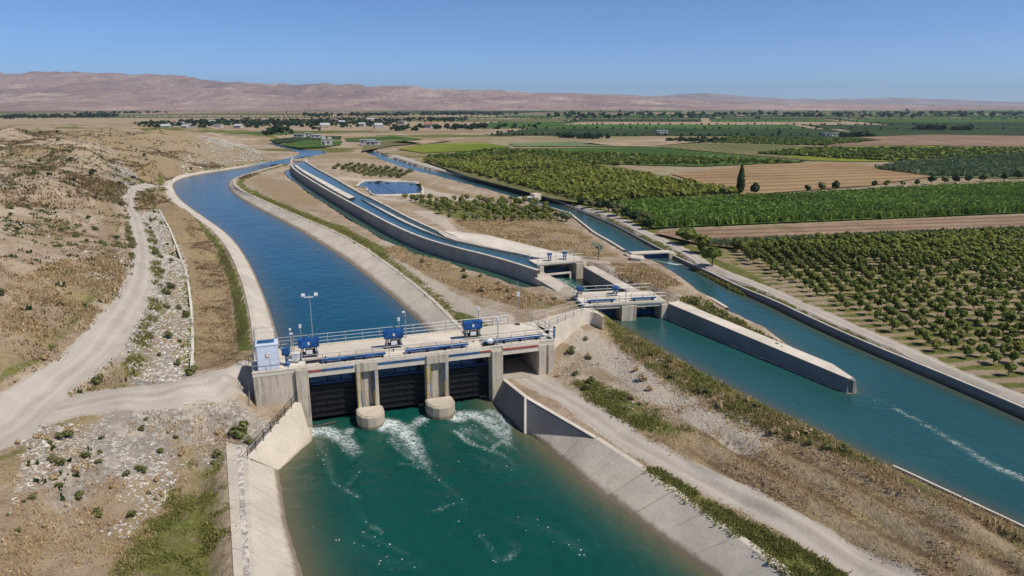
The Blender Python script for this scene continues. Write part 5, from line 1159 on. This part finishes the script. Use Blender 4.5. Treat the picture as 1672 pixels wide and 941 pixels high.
px_tree(t, 1208, 316, 44, None, None, 8.2)
t = make_tree('pale_tree', 'pale silvery bare-looking young tree beside the service track junction', 'tree', 'leaf_pale', 3.0, 1.1, 1.0, 120, .12, tr=.09); px_tree(t, 977, 418, 30, None, None, 3.0, .2)
for px, py, h, lab in ((925, 358, 20, 'pale willow-like bush on the near canal shore beyond the small orchard'), (1105, 300, 0, '')): 
    if h: t = make_tree('shore_bush', lab, 'bush', 'leaf_reed', 2.4, 1.3, 1.15, 260, .2, zc=1.2); px_tree(t, px, py, h, None, None, 2.4, -.9)
for k, (px, py, h) in enumerate(((603, 299, 5), (618, 298, 6), (634, 299, 5), (655, 300, 4), (672, 301, 5), (684, 306, 5))): place(SBP[k % 2], *W(px, py, -.6)[:2], h*.17, 'low dark bush on the back edge of the storage pond', 'bushes behind the storage pond')
# grove and scattered trees round the distant village
GT = [make_tree('grove_tree', 'tree', 'tree', 'leaf_far', 10, 4.5, 4.4, 160, 1.0, tr=.3) for k in range(3)]
for k, (px, py, h) in enumerate(((438, 224, 17), (445, 226, 14), (452, 224, 20), (460, 225, 16), (468, 224, 17), (431, 223, 11), (476, 223, 10), (512, 214, 10), (520, 214, 8), (1272, 219, 9), (880, 205, 7))): px_tree(GT[k % 3], px, py, h, 'tall dark tree of the grove at the village edge' if k < 7 else ('dark round tree among the distant fields, one of two near the village' if k < 9 else ('lone dark conical tree on the distant dark green field' if k == 9 else 'lone dark tree on the far plain beyond the yellow field')), 'village edge grove' if k < 7 else ('pair of trees near the village' if k < 9 else None), 10)

# ------------------------------------------------------------------ crops and fields on the plain
def flat_field(px, mat, z=-.45, name='field'):
    P_ = field_pts(px, z)
    o = P_.mean(0); mb = MB(); 
    n = len(P_); area = sum(P_[i][0]*P_[(i+1) % n][1]-P_[(i+1) % n][0]*P_[i][1] for i in range(n)); f = tuple(range(n)); f = f if area > 0 else f[::-1]
    mb.add(P_-o, [f]); ob = mb.build(name, M[mat]); ob.location = o; return tag(ob, kind='structure')
for a_ in FIELDS: flat_field(*a_)
# patchwork further out, one sheet per crop
pal = ['field_green', 'field_dark', 'field_dark', 'field_olive', 'field_far_tan', 'field_green', 'field_brown', 'field_green', 'field_olive', 'field_mint', 'field_dark', 'field_dark', 'field_green']
quads = {m: [] for m in pal}; hedges = []
rowy = 480.0
while rowy < 7000:
    hgt = rng.uniform(55, 130)*(1+rowy/1700); x = -1.2*rowy-200-rng.uniform(0, 200)
    while x < 1.2*rowy+600:
        wd_ = rng.uniform(90, 330)*(1+rowy/2600); m = pal[rng.integers(len(pal))]; sl = -.12*1
        if rowy > 1500 and x < -.30*rowy: m = ('field_far_tan', 'field_far_tan', 'field_brown', 'field_olive')[rng.integers(4)]
        if (x > -.36*rowy and rowy > 540) or rowy > 1300 or (rowy > 470 and x > -.16*rowy):
            g = 4+rowy*.003; q = [(x+g, rowy+sl*x*.3), (x+wd_-g, rowy+sl*(x+wd_)*.3), (x+wd_-g+hgt*.25, rowy+hgt-g+sl*(x+wd_)*.3), (x+g+hgt*.25, rowy+hgt-g+sl*x*.3)]
            quads[m].append(q)
            if rng.random() < .75: hedges.append((q[0], q[1]))
            if rng.random() < .45: hedges.append((q[0], q[3]))
        x += wd_
    rowy += hgt
for m, qs in quads.items():
    if not qs: continue
    V = np.array([(p[0], p[1], -.8) for q in qs for p in q]); F = np.arange(len(V)).reshape(-1, 4); tag(mesh_np('far_field', V, F, M[m]), kind='structure')
items = []
for a, b in hedges:
    a, b = np.array(a), np.array(b); L = np.linalg.norm(b-a); n = int(L/(4.2+a[1]*.004)*rng.uniform(.5, 1)); 
    if a[1] > 3600: n = n//2
    for t_ in np.linspace(0, 1, max(2, n)):
        p = a+(b-a)*t_+rng.normal(size=2)*2
        if abs(p[0]) < .9*p[1]+60: items.append((p[0], p[1], -1.0, rng.uniform(.22, .62)))
# woods of the village belt on the left and dark groves
for (pa, pb, n, sp, s0) in (((0, 193), (190, 190), 120, 2, 1.2), (150, 193, 1) and ((230, 204), (660, 203), 460, 5, .8), ((300, 200), (760, 196), 380, 3, .8), ((640, 212), (880, 208), 60, 3, 1.0), ((900, 190), (1672, 186), 300, 4, 1.4), ((1090, 231), (1185, 232), 40, 1.5, .7), ((1490, 211), (1580, 213), 50, 1.2, 1.0), ((1372, 224), (1430, 224), 40, 1.0, .8), ((910, 224), (990, 226), 40, 1.2, .8), ((500, 190), (840, 187), 160, 1.5, 1.4), ((120, 187), (270, 184), 60, .8, 1.2)):
    for k in range(n):
        f = rng.random(); px = pa[0]+(pb[0]-pa[0])*f+rng.normal()*4; py = pa[1]+(pb[1]-pa[1])*f+rng.normal()*sp*.5; p = W(px, max(py, 178.5), -1); items.append((p[0], p[1], -1.0, s0*rng.uniform(.5, 1.2)*(1+p[1]/9000)))
mass('distant_trees', items, 'leaf_far', 14, 3.6, 2.5, 2.3, 1.6, 'dark broken lines of trees among the far fields', 'trees'); print('far trees', len(items))

NOGO = polys+[RIGHT[:, :2], STILL[:, :2], FARW[:, :2]]
def scatter(px, n, z=-.5):
    P_ = WL(px, z)[:, :2]; lo_, hi = P_.min(0), P_.max(0); out = np.empty((0, 2))
    for _k in range(12):
        if len(out) >= n: break
        q = rng.uniform(lo_, hi, (n*3, 2)); q = q[in_poly(q, P_)]
        for ng in NOGO: q = q[~in_poly(q, ng)]
        out = np.vstack([out, q])
    return out[:n]
def blades(name, pts, z, h, w, mat, label, cat, k=4, spread=.35, parent=None):
    """tufts of upright blades"""
    n = len(pts); C = np.repeat(np.c_[pts, z], k, 0); hh = np.repeat(h if not np.isscalar(h) else np.full(n, h), k)*rng.uniform(.55, 1.15, n*k); C[:, :2] += np.clip(rng.normal(size=(n*k, 2)), -1.8, 1.8)*np.repeat(np.full(n, 1.0) if np.isscalar(h) else h/np.mean(h), k)[:, None]*spread
    a = rng.uniform(0, 6.28, n*k); ww = w*rng.uniform(.6, 1.4, n*k)*(hh/np.mean(hh)); dx, dy = np.cos(a)*ww, np.sin(a)*ww; lx, ly = np.clip(rng.normal(size=n*k), -1.5, 1.5)*hh*.35, np.clip(rng.normal(size=n*k), -1.5, 1.5)*hh*.35; zz_ = np.zeros(n*k)
    q = np.stack([C+np.stack([-dx, -dy, zz_-.05], 1), C+np.stack([dx, dy, zz_-.05], 1), C+np.stack([dx*.5+lx, dy*.5+ly, hh], 1), C+np.stack([-dx*.6+lx, -dy*.6+ly, hh*.92], 1)], 1).reshape(-1, 3)
    o = mesh_np(name, q, np.arange(len(q)).reshape(-1, 4), M[mat], None, False, None, {'tint': np.repeat(np.clip(rng.normal(.5, .25, n*k), 0, 1), 4)}); return tag(o, label, cat, None, 'stuff')
p = scatter([(1014, 341), (1066, 371), (1672, 346), (1760, 342), (1760, 297), (1672, 302), (1300, 321), (1012, 334)], 15000); blades('tall_crop', p, np.full(len(p), -.5), 1.35*(.8+.4*fbm(p[:, 0]/12, p[:, 1]/12, 3, 6)), .34, 'leaf_corn', 'tall dense green crop filling the long field along the farm road', 'crop', 4, .5)
p = scatter([(1432, 276), (1480, 266), (1672, 253), (1760, 250), (1760, 285), (1672, 290), (1530, 288)], 7000); blades('reed_crop', p, np.full(len(p), -.5), 1.5*(.8+.4*fbm(p[:, 0]/15, p[:, 1]/15, 3, 6)), .55, 'leaf_reed', 'pale grey-green reedy crop beside the ploughed field', 'crop', 3, .8)
p = scatter([(1130, 396), (1195, 404), (1400, 394), (1672, 381), (1700, 378), (1690, 372), (1400, 384), (1200, 393)], 1500, -.5); blades('field_weeds', p, np.full(len(p), -.5), .7, .14, 'leaf_reed', 'grey-green weeds along the fallow field edge', 'weeds', 3, .4)
# far orchard rows
items = []
A, B, Cc, Dd = W(695, 263, -.5), W(870, 258, -.5), W(1205, 316, -.5), W(960, 331, -.5)
for i in range(62):
    for j in range(26):
        a, b = i/61, j/25; p = (A*(1-b)+B*b)*(1-a)+(Dd*(1-b)+Cc*b)*a
        if fbm(p[0]/22, p[1]/22, 2, 33) > .22 and rng.random() > .06: items.append((p[0]+rng.normal()*.5, p[1]+rng.normal()*.7, -.5, rng.uniform(.75, 1.25)))
mass('far_orchard', items, 'leaf_orchard', 40, 1.25, .95, .95, .4, 'wide dark green orchard in close rows beyond the canal track', 'orchard')
items = []
for A, B, Cc, Dd, ni, nj in ((W(700, 256), W(810, 243), W(1310, 264), W(1010, 267), 70, 14), (W(1165, 232), W(1195, 223), W(1425, 229), W(1345, 236), 60, 10), (W(1240, 250), W(1330, 241), W(1900, 243), W(1480, 262), 90, 8)):
    for i in range(ni):
        for j in range(nj):
            a, b = i/(ni-1), j/(nj-1); p = (A*(1-b)+B*b)*(1-a)+(Dd*(1-b)+Cc*b)*a
            if rng.random() > .1: items.append((p[0]+rng.normal()*.9, p[1]+rng.normal()*1.2, -.5, rng.uniform(.8, 1.3)))
mass('vine_rows', items, 'leaf_vine', 16, 1.7, .75, .6, .6, 'bright green rows of vines and low trees in the middle fields', 'crop')
items = []
for (pa, pb, n) in [((545+i*13, 282+i*.6-abs(i-4)*.4), (575+i*12, 263+i*1.2), 26) for i in range(9)]:
    for k in range(n):
        f = k/(n-1); px, py = pa[0]+(pb[0]-pa[0])*f, pa[1]+(pb[1]-pa[1])*f; p = W(px, py, .3); items.append((p[0]+rng.normal()*.5, p[1]+rng.normal()*.8, float(ground_z([p[:2]])[0]), rng.uniform(.35, .7)))
mass('terrace_shrubs', items, 'leaf_bush', 24, 1.6, 1.1, .9, .5, 'curving rows of low shrubs on the terraced mound', 'shrubs')

# ------------------------------------------------------------------ grass, shrubs and stones close to the camera
def on_mask(px, n, z, masks=None, thr=.5, sc=3.0, s=50):
    p = scatter(px, n*4, z); f = fbm(p[:, 0]/sc, p[:, 1]/sc, 4, s, .6); p = p[rng.random(len(p)) < sstep(thr-.09, thr+.16, f)]; return p[:n]
def tufts(name, px, n, z, h, w, mat, label, thr=.45, sc=2.5, k=5, spread=.18):
    p = on_mask(px, n, z, None, thr, sc); zz_ = ground_z(p); hh = h*rng.uniform(.5, 1.4, len(p)); return blades(name, p, zz_, hh, w, mat, label, 'grass', k, spread)
tufts('green_weeds', [(315, 745), (360, 732), (376, 800), (386, 941), (392, 1010), (150, 1010), (200, 900), (240, 830)], 3000, -4, .12, .03, 'leaf_grass', 'low green weeds on the bank beside the apron crest', .55, 1.2)
tufts('green_weeds', [(1052, 766), (1078, 768), (1200, 842), (1400, 948), (1600, 1050), (1480, 1060), (1290, 941), (1160, 845)], 5600, -4.2, .14, .04, 'leaf_grass', 'thick green weeds between the basin slab and the dirt road', .44, 1.4)
tufts('shore_grass', [(985, 527), (1040, 549), (1100, 586), (1180, 629), (1260, 671), (1330, 704), (1400, 741), (1430, 756), (1380, 748), (1300, 716), (1200, 675), (1100, 620), (1010, 565)], 2600, -1.6, .22, .035, 'leaf_grass', 'tall green and straw grass along the near canal shore', .40, 1.8)
tufts('shore_straw', [(985, 527), (1100, 586), (1260, 671), (1420, 748), (1672, 866), (1672, 885), (1380, 758), (1200, 685), (1090, 625), (1005, 565)], 2200, -1.7, .2, .03, 'leaf_straw', 'dry straw-coloured grass along the near canal shore', .45, 2.2)
tufts('bank_weeds', [(930, 612), (975, 620), (1080, 670), (1130, 700), (1080, 705), (960, 650)], 1600, -3, .15, .035, 'leaf_grass', 'green weed patch on the spoil slope above the dirt road', .5, 2.0)
tufts('dry_grass', [(950, 650), (1100, 665), (1250, 690), (1400, 745), (1672, 880), (1672, 1000), (1500, 940), (1250, 830), (1060, 745)], 3800, -3, .10, .03, 'leaf_straw', 'sparse dry grass over the furrowed brown bank', .5, 2.5, 4)
tufts('peninsula_grass', [(1098, 488), (1150, 492), (1260, 551), (1330, 600), (1250, 562), (1125, 506)], 1100, -.7, .24, .05, 'leaf_grass', 'rough green grass on the peninsula behind the divider wall', .42, 2)
tufts('peninsula_straw', [(1000, 428), (1050, 426), (1115, 466), (1070, 478), (1010, 455)], 1500, .1, .25, .06, 'leaf_straw', 'dry grass patch beside the service track', .42, 2)
tufts('canal_grass', [(392, 309), (428, 323), (478, 347), (560, 381), (605, 408), (652, 442), (702, 481), (760, 535), (772, 531), (715, 477), (665, 438), (615, 404), (570, 377), (490, 345), (430, 318)], 5000, -.6, .12, .06, 'leaf_grass', 'green grass strip along the lining of the upper canal', .3, 2, 4, .3)
tufts('hill_grass', [(0, 480), (100, 430), (215, 400), (160, 480), (120, 540), (0, 600)], 3000, 5, .2, .05, 'leaf_straw', 'dry grass on the hillside above the dirt road', .5, 3)
tufts('hill_grass', [(0, 250), (250, 262), (200, 330), (190, 400), (0, 420)], 3500, 8, .25, .09, 'leaf_bush', 'sparse scrub grass on the upper hillside', .55, 6)
tufts('dry_grass', [(610, 402), (660, 398), (760, 440), (930, 500), (860, 513), (780, 480), (690, 440)], 2400, -.5, .18, .06, 'leaf_straw', 'dry grass on the ground between upper canal and flume', .5, 4)
tufts('dry_grass', [(735, 355), (900, 347), (985, 387), (1010, 412), (950, 416), (860, 394), (760, 372)], 3000, -.2, .2, .08, 'leaf_straw', 'dry olive grass on the meadow between flume and irrigation canal', .45, 5)
tufts('roadside_grass', [(1130, 437), (1200, 470), (1300, 522), (1400, 574), (1500, 617), (1500, 607), (1400, 563), (1300, 513), (1200, 462), (1135, 431)], 5200, -.85, .28, .06, 'leaf_grass', 'weeds between the canal lining and the orchard track', .28, 2)
tufts('hill_scrub', [(0, 640), (0, 320), (60, 290), (180, 285), (212, 330), (216, 410), (200, 470), (150, 560), (80, 610)], 5200, 5, .16, .045, 'leaf_brown', 'brown dry scrub covering the eroded hillside', .54, 13, 4, .25)
tufts('hill_scrub', [(0, 330), (0, 222), (330, 228), (420, 240), (280, 262), (240, 285), (180, 300)], 9000, 9, .32, .12, 'leaf_brown', 'brown dry scrub over the far side of the hill', .52, 24, 4, .5)
tufts('verge_weeds', [(246, 440), (240, 500), (205, 560), (180, 605), (192, 610), (225, 570), (262, 480), (262, 420), (245, 360), (236, 372)], 900, 1.5, .26, .05, 'leaf_grass', 'green weeds along the edge of the hillside dirt road', .5, 2.5)
tufts('verge_weeds', [(218, 345), (204, 350), (220, 400), (226, 450), (190, 520), (150, 580), (160, 560), (205, 500), (215, 440), (205, 380)], 600, 2.4, .22, .05, 'leaf_bush', 'dull weeds on the hill side of the dirt road', .5, 2.5)
tufts('dry_grass', [(60, 700), (220, 655), (330, 668), (400, 660), (370, 715), (300, 740), (200, 900), (150, 1010), (-60, 1010), (0, 800)], 1800, -2.4, .13, .04, 'leaf_straw', 'dry brown grass scattered over the rubbly slope', .5, 2.5)
tufts('tilled_grass', [(322, 605), (322, 500), (318, 430), (300, 370), (330, 372), (368, 410), (392, 480), (398, 560), (385, 600)], 2600, -.7, .1, .04, 'leaf_brown', 'short dry stubble on the brown strip beside the canal lining', .4, 2)
tufts('hill_bushes', [(0, 640), (0, 225), (330, 230), (240, 280), (212, 330), (216, 410), (200, 470), (150, 560), (80, 610)], 2600, 7, .3, .09, 'leaf_dark', 'small dark bushes dotted over the eroded hillside', .52, 9, 6, .16)
# single shrubs
SB = [make_tree('dry_shrub', 'shrub', 'shrub', ('leaf_bush', 'leaf_straw', 'leaf_bush', 'leaf_dark')[k], .8, .55, .42, 260, .06, tr=.03, zc=.36) for k in range(4)]
def shrubs(px, n, z, s0, s1, label, group, kinds=(0, 1, 2)):
    p = scatter(px, n, z); zz_ = ground_z(p)
    for i in range(len(p)): place(SB[kinds[i % len(kinds)]], p[i, 0], p[i, 1], rng.uniform(s0, s1), label, group, None, zz_[i])
shrubs([(60, 700), (220, 650), (330, 665), (460, 665), (400, 715), (300, 730), (200, 830), (60, 930), (0, 930), (30, 820)], 46, -2.4, .3, 1.0, 'low dry shrub on the rubbly slope below the road junction', 'shrubs on the rubbly slope')
shrubs([(0, 600), (0, 320), (200, 290), (210, 400), (190, 500), (120, 560)], 60, 5.5, .5, 1.4, 'dark scrub bush on the eroded hillside above the dirt road', 'scrub on the hillside', (0, 3, 1))
shrubs([(0, 320), (0, 225), (330, 232), (250, 262), (200, 290)], 30, 9, 1.0, 2.0, 'distant scrub bush near the crest of the dry hill', 'scrub near the hill crest', (0, 3))
shrubs([(246, 440), (235, 370), (256, 352), (300, 410), (312, 600), (220, 600)], 26, .4, .5, 1.4, 'green shrub on the white rubble slope between dirt road and canal', 'shrubs on the white rubble', (0, 2))
shrubs([(1020, 550), (1100, 588), (1200, 645), (1300, 695), (1400, 745), (1340, 735), (1200, 672), (1100, 618)], 22, -1.6, .5, 1.1, 'leafy bush leaning over the near canal shore', 'bushes on the near canal shore', (0, 2, 1))
shrubs([(1105, 488), (1150, 493), (1260, 553), (1312, 590), (1240, 554), (1125, 503)], 9, -.7, .6, 1.3, 'green bush on the peninsula behind the divider wall', 'bushes on the peninsula', (0, 2))
shrubs([(905, 605), (960, 540), (1010, 580), (1130, 690), (1000, 650)], 14, -2.6, .5, 1.2, 'small weed clump on the bare spoil slope', 'weeds on the spoil slope', (0, 1))
shrubs([(640, 405), (760, 440), (930, 500), (800, 486)], 18, -.5, .5, 1.2, 'dry tuft on the waste ground between canal and flume', 'tufts between canal and flume', (1, 0))
for px, py, s, lab in ((388, 696, 2.1, 'largest olive shrub on the gravel mound before the abutment'), (260, 630, 0, ''), (1655, 640, 0, '')):
    if s: p = W(px, py, -3.2); place(SB[0], p[0], p[1], s, lab, 'olive shrub on the gravel mound')
# stones
def stones(name, px, n, z, r0, r1, label, thr=.0, sc=3):
    p = on_mask(px, n, z, None, thr, sc, 77); k = len(p); zz_ = ground_z(p); r = r0+(r1-r0)*rng.random(k)**3
    base = np.array([(1, 0, 0), (.3, .95, 0), (-.8, .6, .1), (-.8, -.6, 0), (.3, -.95, -.1), (0.1, 0.05, .8), (0, 0, -.6)]); F0 = np.array([(0, 1, 5), (1, 2, 5), (2, 3, 5), (3, 4, 5), (4, 0, 5), (1, 0, 6), (2, 1, 6), (3, 2, 6), (4, 3, 6), (0, 4, 6)])
    a = rng.uniform(0, 6.28, k); V = base[None]*rng.uniform(.6, 1.3, (k, 7, 1))*r[:, None, None]*np.array([1, .8, .75]); ca, sa = np.cos(a)[:, None], np.sin(a)[:, None]
    V = np.stack([V[..., 0]*ca-V[..., 1]*sa+p[:, None, 0], V[..., 0]*sa+V[..., 1]*ca+p[:, None, 1], V[..., 2]+zz_[:, None]+r[:, None]*.15], -1)
    o = mesh_np(name, V.reshape(-1, 3), (F0[None]+7*np.arange(k)[:, None, None]).reshape(-1, 3), M['stone']); return tag(o, label, 'stones', None, 'stuff')
stones('rubble', [(246, 440), (234, 366), (256, 352), (300, 405), (313, 480), (314, 600), (290, 612), (205, 606), (222, 500)], 9500, .4, .05, .26, 'white limestone rubble on the slope between dirt road and canal')
stones('rubble', [(60, 700), (220, 650), (400, 655), (470, 668), (390, 720), (300, 730), (200, 840), (60, 941), (0, 941), (30, 820)], 4600, -2.4, .03, .17, 'scattered limestone rubble below the road junction', .5, 6)
stones('rubble', [(0, 640), (0, 330), (200, 290), (215, 400), (190, 510), (60, 640)], 3000, 5, .05, .34, 'scattered pale stones over the eroded hillside', .6, 12)
stones('rubble', [(905, 606), (915, 552), (975, 532), (1060, 585), (1180, 690), (1000, 655)], 1600, -2.4, .03, .16, 'small stones and clods on the bare spoil slope', .4, 3)
stones('rubble', [(330, 232), (390, 226), (450, 245), (380, 264), (300, 276), (290, 262)], 1500, 3, .2, .9, 'pale rock outcrop on the far slope beside the canal bend', .35, 12)
# small concrete ditch beside the rubble
dl_ = smooth(WL([(311, 606, -1.0), (314, 560, -1.0), (311, 490, -1.0), (301, 440, -.9), (284, 400, -.8), (262, 362, -.6)]), 1); dl_[:, 2] = ground_z(dl_)+.04; o = dl_.mean(0)
s = sheet('ditch_kerb', [offset(dl_, .22)+[0, 0, -.3], offset(dl_, .2)+[0, 0, .16], offset(dl_, -.06)+[0, 0, .16], offset(dl_, -.1)+[0, 0, -.3]], M['concrete_pale'], loc=o); s.location = o; tag(s, 'narrow concrete kerb of the drainage ditch at the foot of the white rubble', 'kerb')
# ------------------------------------------------------------------ distant houses
def house(x, y, w, d, h, label, wall='wall_white', roof='roof_tile', group=None, rz=0, flat=False, z=-1.0):
    t = thing('house', (x, y, z), label, 'house', group, rz)
    MB().box((-w/2, -d/2, 0), (w/2, d/2, h)).build('wall', M[wall], t)
    if flat: MB().box((-w/2-.3, -d/2-.3, h), (w/2+.3, d/2+.3, h+.35)).build('roof', M[roof], t)
    else: MB().add([(-w/2-.4, -d/2-.4, h), (w/2+.4, -d/2-.4, h), (w/2+.4, d/2+.4, h), (-w/2-.4, d/2+.4, h), (-w/2, 0, h+d*.28), (w/2, 0, h+d*.28)], [(0, 1, 5, 4), (2, 3, 4, 5), (1, 2, 5), (3, 0, 4), (3, 2, 1, 0)]).build('roof', M[roof], t)
    wn = MB()
    for k in range(max(1, int(w/3))): wn.box((-w/2+1+k*3, -d/2-.06, 1), (-w/2+2+k*3, -d/2-.003, 2.2))
    wn.build('window', M['steel_dark'], t); return t
# pump house with two stubby towers by the upper canal
p = W(534, 237, -.4); t = thing('pump_house', p, 'white pump house with two stubby roof towers beside the distant canal', 'pump house', None, .2)
MB().box((-3.2, -2.5, -1), (3.2, 2.5, 3.6)).build('wall', M['wall_white'], t); MB().box((-2.9, -1.5, 3.6), (-.6, 1.5, 5.4)).build('tower', M['wall_white'], t); MB().box((.7, -1.5, 3.6), (2.9, 1.5, 5.0)).build('tower', M['wall_white'], t)
MB().box((-2.6, -2.56, 0), (-1.6, -2.503, 2.4)).box((.4, -2.56, 1.2), (1.4, -2.503, 2.4)).build('window', M['steel_dark'], t); MB().box((-3.5, -2.8, 3.6), (3.5, 2.8, 3.78)).build('roof', M['roof_grey'], t)
for k, (px, py, w, lab) in enumerate(((600, 235, 9, 'low pale farm shed nearest the fork of the distant canal'), (609, 238, 8, 'low pale farm shed on the bank beside the distant canal fork'), (490, 225, 8, 'long white shed at the near edge of the village'), (505, 223, 6, 'small pale shed left of the pump house roofs'), (516, 226, 7, 'pale flat shed behind the pump house'))):
    p = W(px, py, -.8); house(p[0], p[1], w, 5, 2.6, lab, 'wall_white', 'roof_grey', None, random.uniform(-.3, .3), True, -.9)
for px, py, w, lab in ((1365, 223, 15, 'largest white farm shed among the far fields beside dark trees'), (1352, 223, 8, 'small white shed adjoining the largest far farm shed'), (1080, 218, 10, 'low white farm building far off in the green plain')):
    p = W(px, py, -.9); house(p[0], p[1], w, 6, 2.6, lab, 'wall_white', 'roof_grey', None, .1, True)
for k in range(20):
    px = random.choice([random.uniform(240, 420), random.uniform(280, 700), random.uniform(420, 640)]); py = random.uniform(197, 212); p = W(px, py, -1)
    s = random.uniform(.8, 1.3)*(1+p[1]/4000); house(p[0], p[1], 6.5*s, 5*s, 2.7*s, 'tiny pale house of the distant village among trees', random.choice(['wall_white', 'wall_white', 'wall_sand']), random.choice(['roof_tile', 'roof_grey', 'roof_grey', 'roof_grey', 'roof_grey']), 'distant village houses', random.uniform(-.5, .5), random.random() < .5)
# ------------------------------------------------------------------ hills
def ridge(name, y0, y1, prof, amp, nx=260, ny=70, seed=1, zbase=-1.0, toe=.15):
    """prof: (photo x, elevation pixels above the horizon) of the crest"""
    px = np.linspace(-500, 2200, nx); cr = np.interp(px, [p[0] for p in prof], [p[1] for p in prof])
    V = np.zeros((ny, nx, 3)); crest = .72
    for j in range(ny):
        f = j/(ny-1); y = y0+(y1-y0)*f; x = (px-836)/FPX*y/CP*1.0
        hmax = cr/FPX*(y0+(y1-y0)*crest)+H; g = np.where(f < crest, (f/crest)**1.35, 1-(f-crest)/(1-crest)*.6)
        n1 = fbm(x/1300, y/900+0*x, 6, seed, .56); n2 = 1-np.abs(fbm(x/620+.3*y/900, y/900+0*x, 5, seed+7, .55)-.5)*5
        env = np.clip(f/crest, 0, 1)*np.clip(1.15-f/crest*.75, .25, 1)
        V[j] = np.stack([x, np.full(nx, y), zbase+hmax*g+(amp*(n1-.5)*2+amp*.8*(n2-.5))*env*np.clip(hmax/200, .12, 1)-(3 if j == 0 else 0)], 1)
    F = np.array([(j*nx+i, j*nx+i+1, (j+1)*nx+i+1, (j+1)*nx+i) for j in range(ny-1) for i in range(nx-1)])
    return tag(mesh_np(name, V.reshape(-1, 3), F, M['hills'], None, True), kind='structure')

ridge('hills', 3300, 7200, [(-700, 40), (0, 49), (120, 50), (200, 49), (330, 46), (400, 43), (520, 36), (640, 30), (800, 22), (900, 18), (1000, 15), (1100, 11), (1200, 6), (1350, 3), (1500, 0), (2400, -2)], 105, seed=3, nx=420, ny=150)
ridge('hills', 9500, 13500, [(-700, 20), (600, 22), (900, 18), (1050, 14), (1130, 17.5), (1200, 13), (1330, 9), (1420, 12), (1500, 9), (1600, 5), (1672, 7), (1800, 9), (2400, 12)], 60, nx=200, ny=40, seed=13)
# ------------------------------------------------------------------ light, sky, air
w = bpy.data.worlds.new('World'); scene.world = w; w.use_nodes = True; nt = w.node_tree; bg = nt.nodes['Background']
sky = nt.nodes.new('ShaderNodeTexSky'); sky.sky_type = 'NISHITA'; sky.sun_disc = False
EL, AZ = R(53), R(-27)     # the sun stands to the right, slightly behind the camera
sky.sun_elevation = EL; sky.sun_rotation = R(90)-AZ; sky.altitude = 5000; sky.air_density = 1.0; sky.dust_density = 0; sky.ozone_density = 8.0
nt.links.new(sky.outputs[0], bg.inputs[0]); bg.inputs[1].default_value = .127
sl = bpy.data.lights.new('sun', 'SUN'); so = bpy.data.objects.new('sun', sl); COL.objects.link(so); sl.energy = 4.7; sl.angle = R(.5); sl.color = (1, .94, .85)
sd_ = Vector((math.cos(EL)*math.cos(AZ), math.cos(EL)*math.sin(AZ), math.sin(EL))); so.rotation_euler = sd_.to_track_quat('Z', 'Y').to_euler(); so.location = (60, -30, 80)
hz = MB().box((-19500, -200, -9), (19500, 15000, 420)).build('haze', M['stone']); hz['kind'] = 'stuff'; hz['label'] = 'thin pale air over the whole plain'; hz['category'] = 'haze'
hm = bpy.data.materials.new('haze'); hm.use_nodes = True; hn = hm.node_tree; hn.nodes.clear(); ho = hn.nodes.new('ShaderNodeOutputMaterial'); pv = hn.nodes.new('ShaderNodeVolumePrincipled'); pv.inputs['Color'].default_value = (.68, .83, 1, 1); pv.inputs['Density'].default_value = 8e-5; pv.inputs['Anisotropy'].default_value = .3
hn.links.new(pv.outputs[0], ho.inputs['Volume']); hz.data.materials[0] = hm
scene.view_settings.view_transform = 'Standard'; scene.view_settings.look = 'None'; scene.view_settings.exposure = 0; scene.view_settings.gamma = 1
scene.cycles.volume_bounces = 0; scene.cycles.max_bounces = 6; scene.cycles.use_denoising = True
